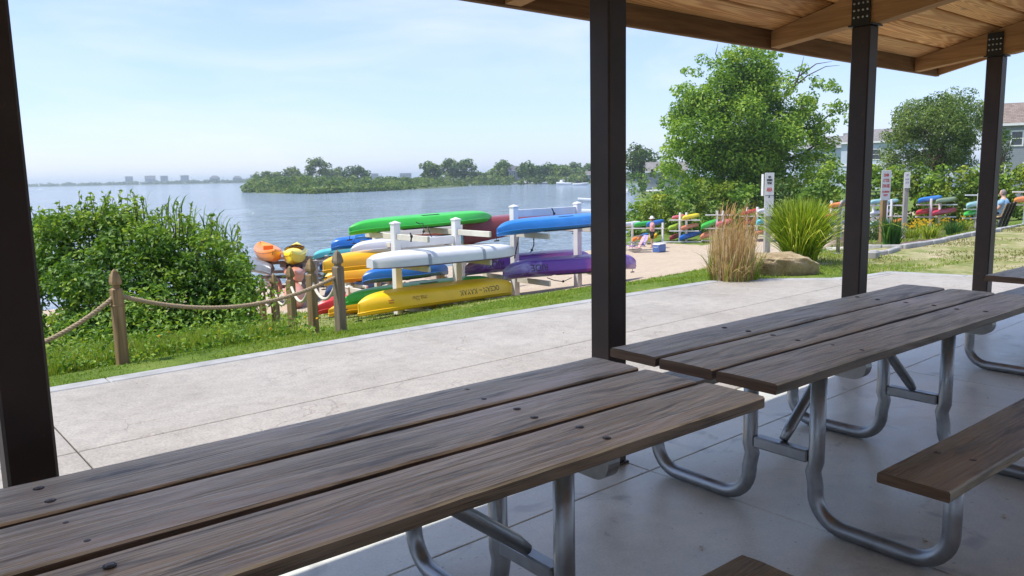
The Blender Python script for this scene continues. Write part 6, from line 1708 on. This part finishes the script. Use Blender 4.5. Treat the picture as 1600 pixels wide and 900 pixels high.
for x in (-8, -3, 3, 8): mb = MB(); mb.tube([(x, -.9, -1.5), (x, -.9, 1.7)], .12, 8); mb.build('piling', 'greypost', t)
# utility poles on the barrier
for i, px in enumerate((268, 300, 349, 377)):
    b = at_d(px, 284, dB+(420-px)*.9+60); mb = MB(); mb.tube([(0, 0, 0), (0, 0, 13)], .22, 6); mb.beam((-1.2, 0, 12), (1.2, 0, 12), .2, .2)
    tag(mb.build('utility_pole', 'farroof', None, (b.x, b.y, WATER+1)), ['thin utility pole on the horizon right of the third beach house', 'thin utility pole right of the fourth beach house on the horizon', 'thin utility pole right of the first low hip roofed house', 'utility pole between the low hip roofed house and the island'][i], 'utility pole', 'utility poles on the horizon')

# ------------------------------------------------------------------ air, sky, sun
if HAZE:
    m = bpy.data.materials.new('haze_air'); m.use_nodes = True; nt = m.node_tree; nt.nodes.remove(nt.nodes['Principled BSDF'])
    pv_ = nt.nodes.new('ShaderNodeVolumePrincipled'); pv_.inputs['Color'].default_value = (.82, .94, 1, 1); pv_.inputs['Density'].default_value = HAZE; pv_.inputs['Anisotropy'].default_value = .3
    nt.links.new(pv_.outputs[0], nt.nodes['Material Output'].inputs['Volume']); MT['haze'] = m
    mb = MB(); mb.box((1300, 2500, 8.0), (5800, 5600, 29.5)); o = mb.build('haze', 'haze'); o['kind'] = 'stuff'
SUN_EL, SUN_H = rad(62), Vector((-.835, .55, 0)).normalized()
wd = bpy.data.worlds.new('World'); S.world = wd; wd.use_nodes = True; nt = wd.node_tree
bg = nt.nodes['Background']; sk = nt.nodes.new('ShaderNodeTexSky'); sk.sky_type = 'NISHITA'; sk.sun_disc = False
sk.sun_elevation = SUN_EL; sk.sun_rotation = math.atan2(SUN_H.x, SUN_H.y); sk.air_density = 1.0; sk.dust_density = .5; sk.ozone_density = 1.6; sk.altitude = 10
tc = nt.nodes.new('ShaderNodeTexCoord'); mp = nt.nodes.new('ShaderNodeMapping'); mp.inputs['Scale'].default_value = (1.0, 1.3, 4.2); mp.inputs['Rotation'].default_value = (.15, .1, .6)
nz = nt.nodes.new('ShaderNodeTexNoise'); nz.inputs['Scale'].default_value = 2.2; nz.inputs['Detail'].default_value = 7; nz.inputs['Roughness'].default_value = .56; nz.inputs['Distortion'].default_value = .5
rm = nt.nodes.new('ShaderNodeValToRGB'); rm.color_ramp.elements[0].position = .46; rm.color_ramp.elements[0].color = (0, 0, 0, 1); rm.color_ramp.elements[1].position = .74; rm.color_ramp.elements[1].color = (.55, .55, .55, 1)
mx = nt.nodes.new('ShaderNodeMix'); mx.data_type = 'RGBA'
nt.links.new(tc.outputs['Generated'], mp.inputs['Vector']); nt.links.new(mp.outputs[0], nz.inputs['Vector']); nt.links.new(nz.outputs['Fac'], rm.inputs['Fac']); nt.links.new(rm.outputs[0], mx.inputs['Factor'])
mh = nt.nodes.new('ShaderNodeMix'); mh.data_type = 'RGBA'; mh.inputs['Factor'].default_value = .75; nt.links.new(sk.outputs[0], mh.inputs[6]); mh.inputs[7].default_value = (.86, 1.13, 2.05, 1); nt.links.new(mh.outputs[2], mx.inputs[6]); mx.inputs[7].default_value = (CLOUD*.96, CLOUD*.99, CLOUD, 1); nt.links.new(mx.outputs[2], bg.inputs['Color']); bg.inputs['Strength'].default_value = SKY
sl = bpy.data.lights.new('sun', 'SUN'); so = bpy.data.objects.new('sun', sl); COL.objects.link(so); sl.energy = SUN; sl.angle = rad(.53); sl.color = (1, .955, .88)
dv = -(SUN_H*math.cos(SUN_EL)+Vector((0, 0, math.sin(SUN_EL)))); so.rotation_euler = dv.to_track_quat('-Z', 'Y').to_euler(); so.location = (-8, 6, 20)
vs_ = S.view_settings; S.display_settings.display_device = 'sRGB'; vs_.view_transform = 'Standard'; vs_.look = 'None'; vs_.exposure = EXPO; vs_.gamma = 1; vs_.use_curve_mapping = False
S.render.engine = 'CYCLES'; cy = S.cycles; cy.use_denoising = True; cy.max_bounces = 8; cy.diffuse_bounces = 5; cy.glossy_bounces = 3; cy.transparent_max_bounces = 8; cy.volume_bounces = 0; cy.caustics_reflective = False; cy.caustics_refractive = False
cy.sample_clamp_indirect = 6.0; cy.use_adaptive_sampling = False
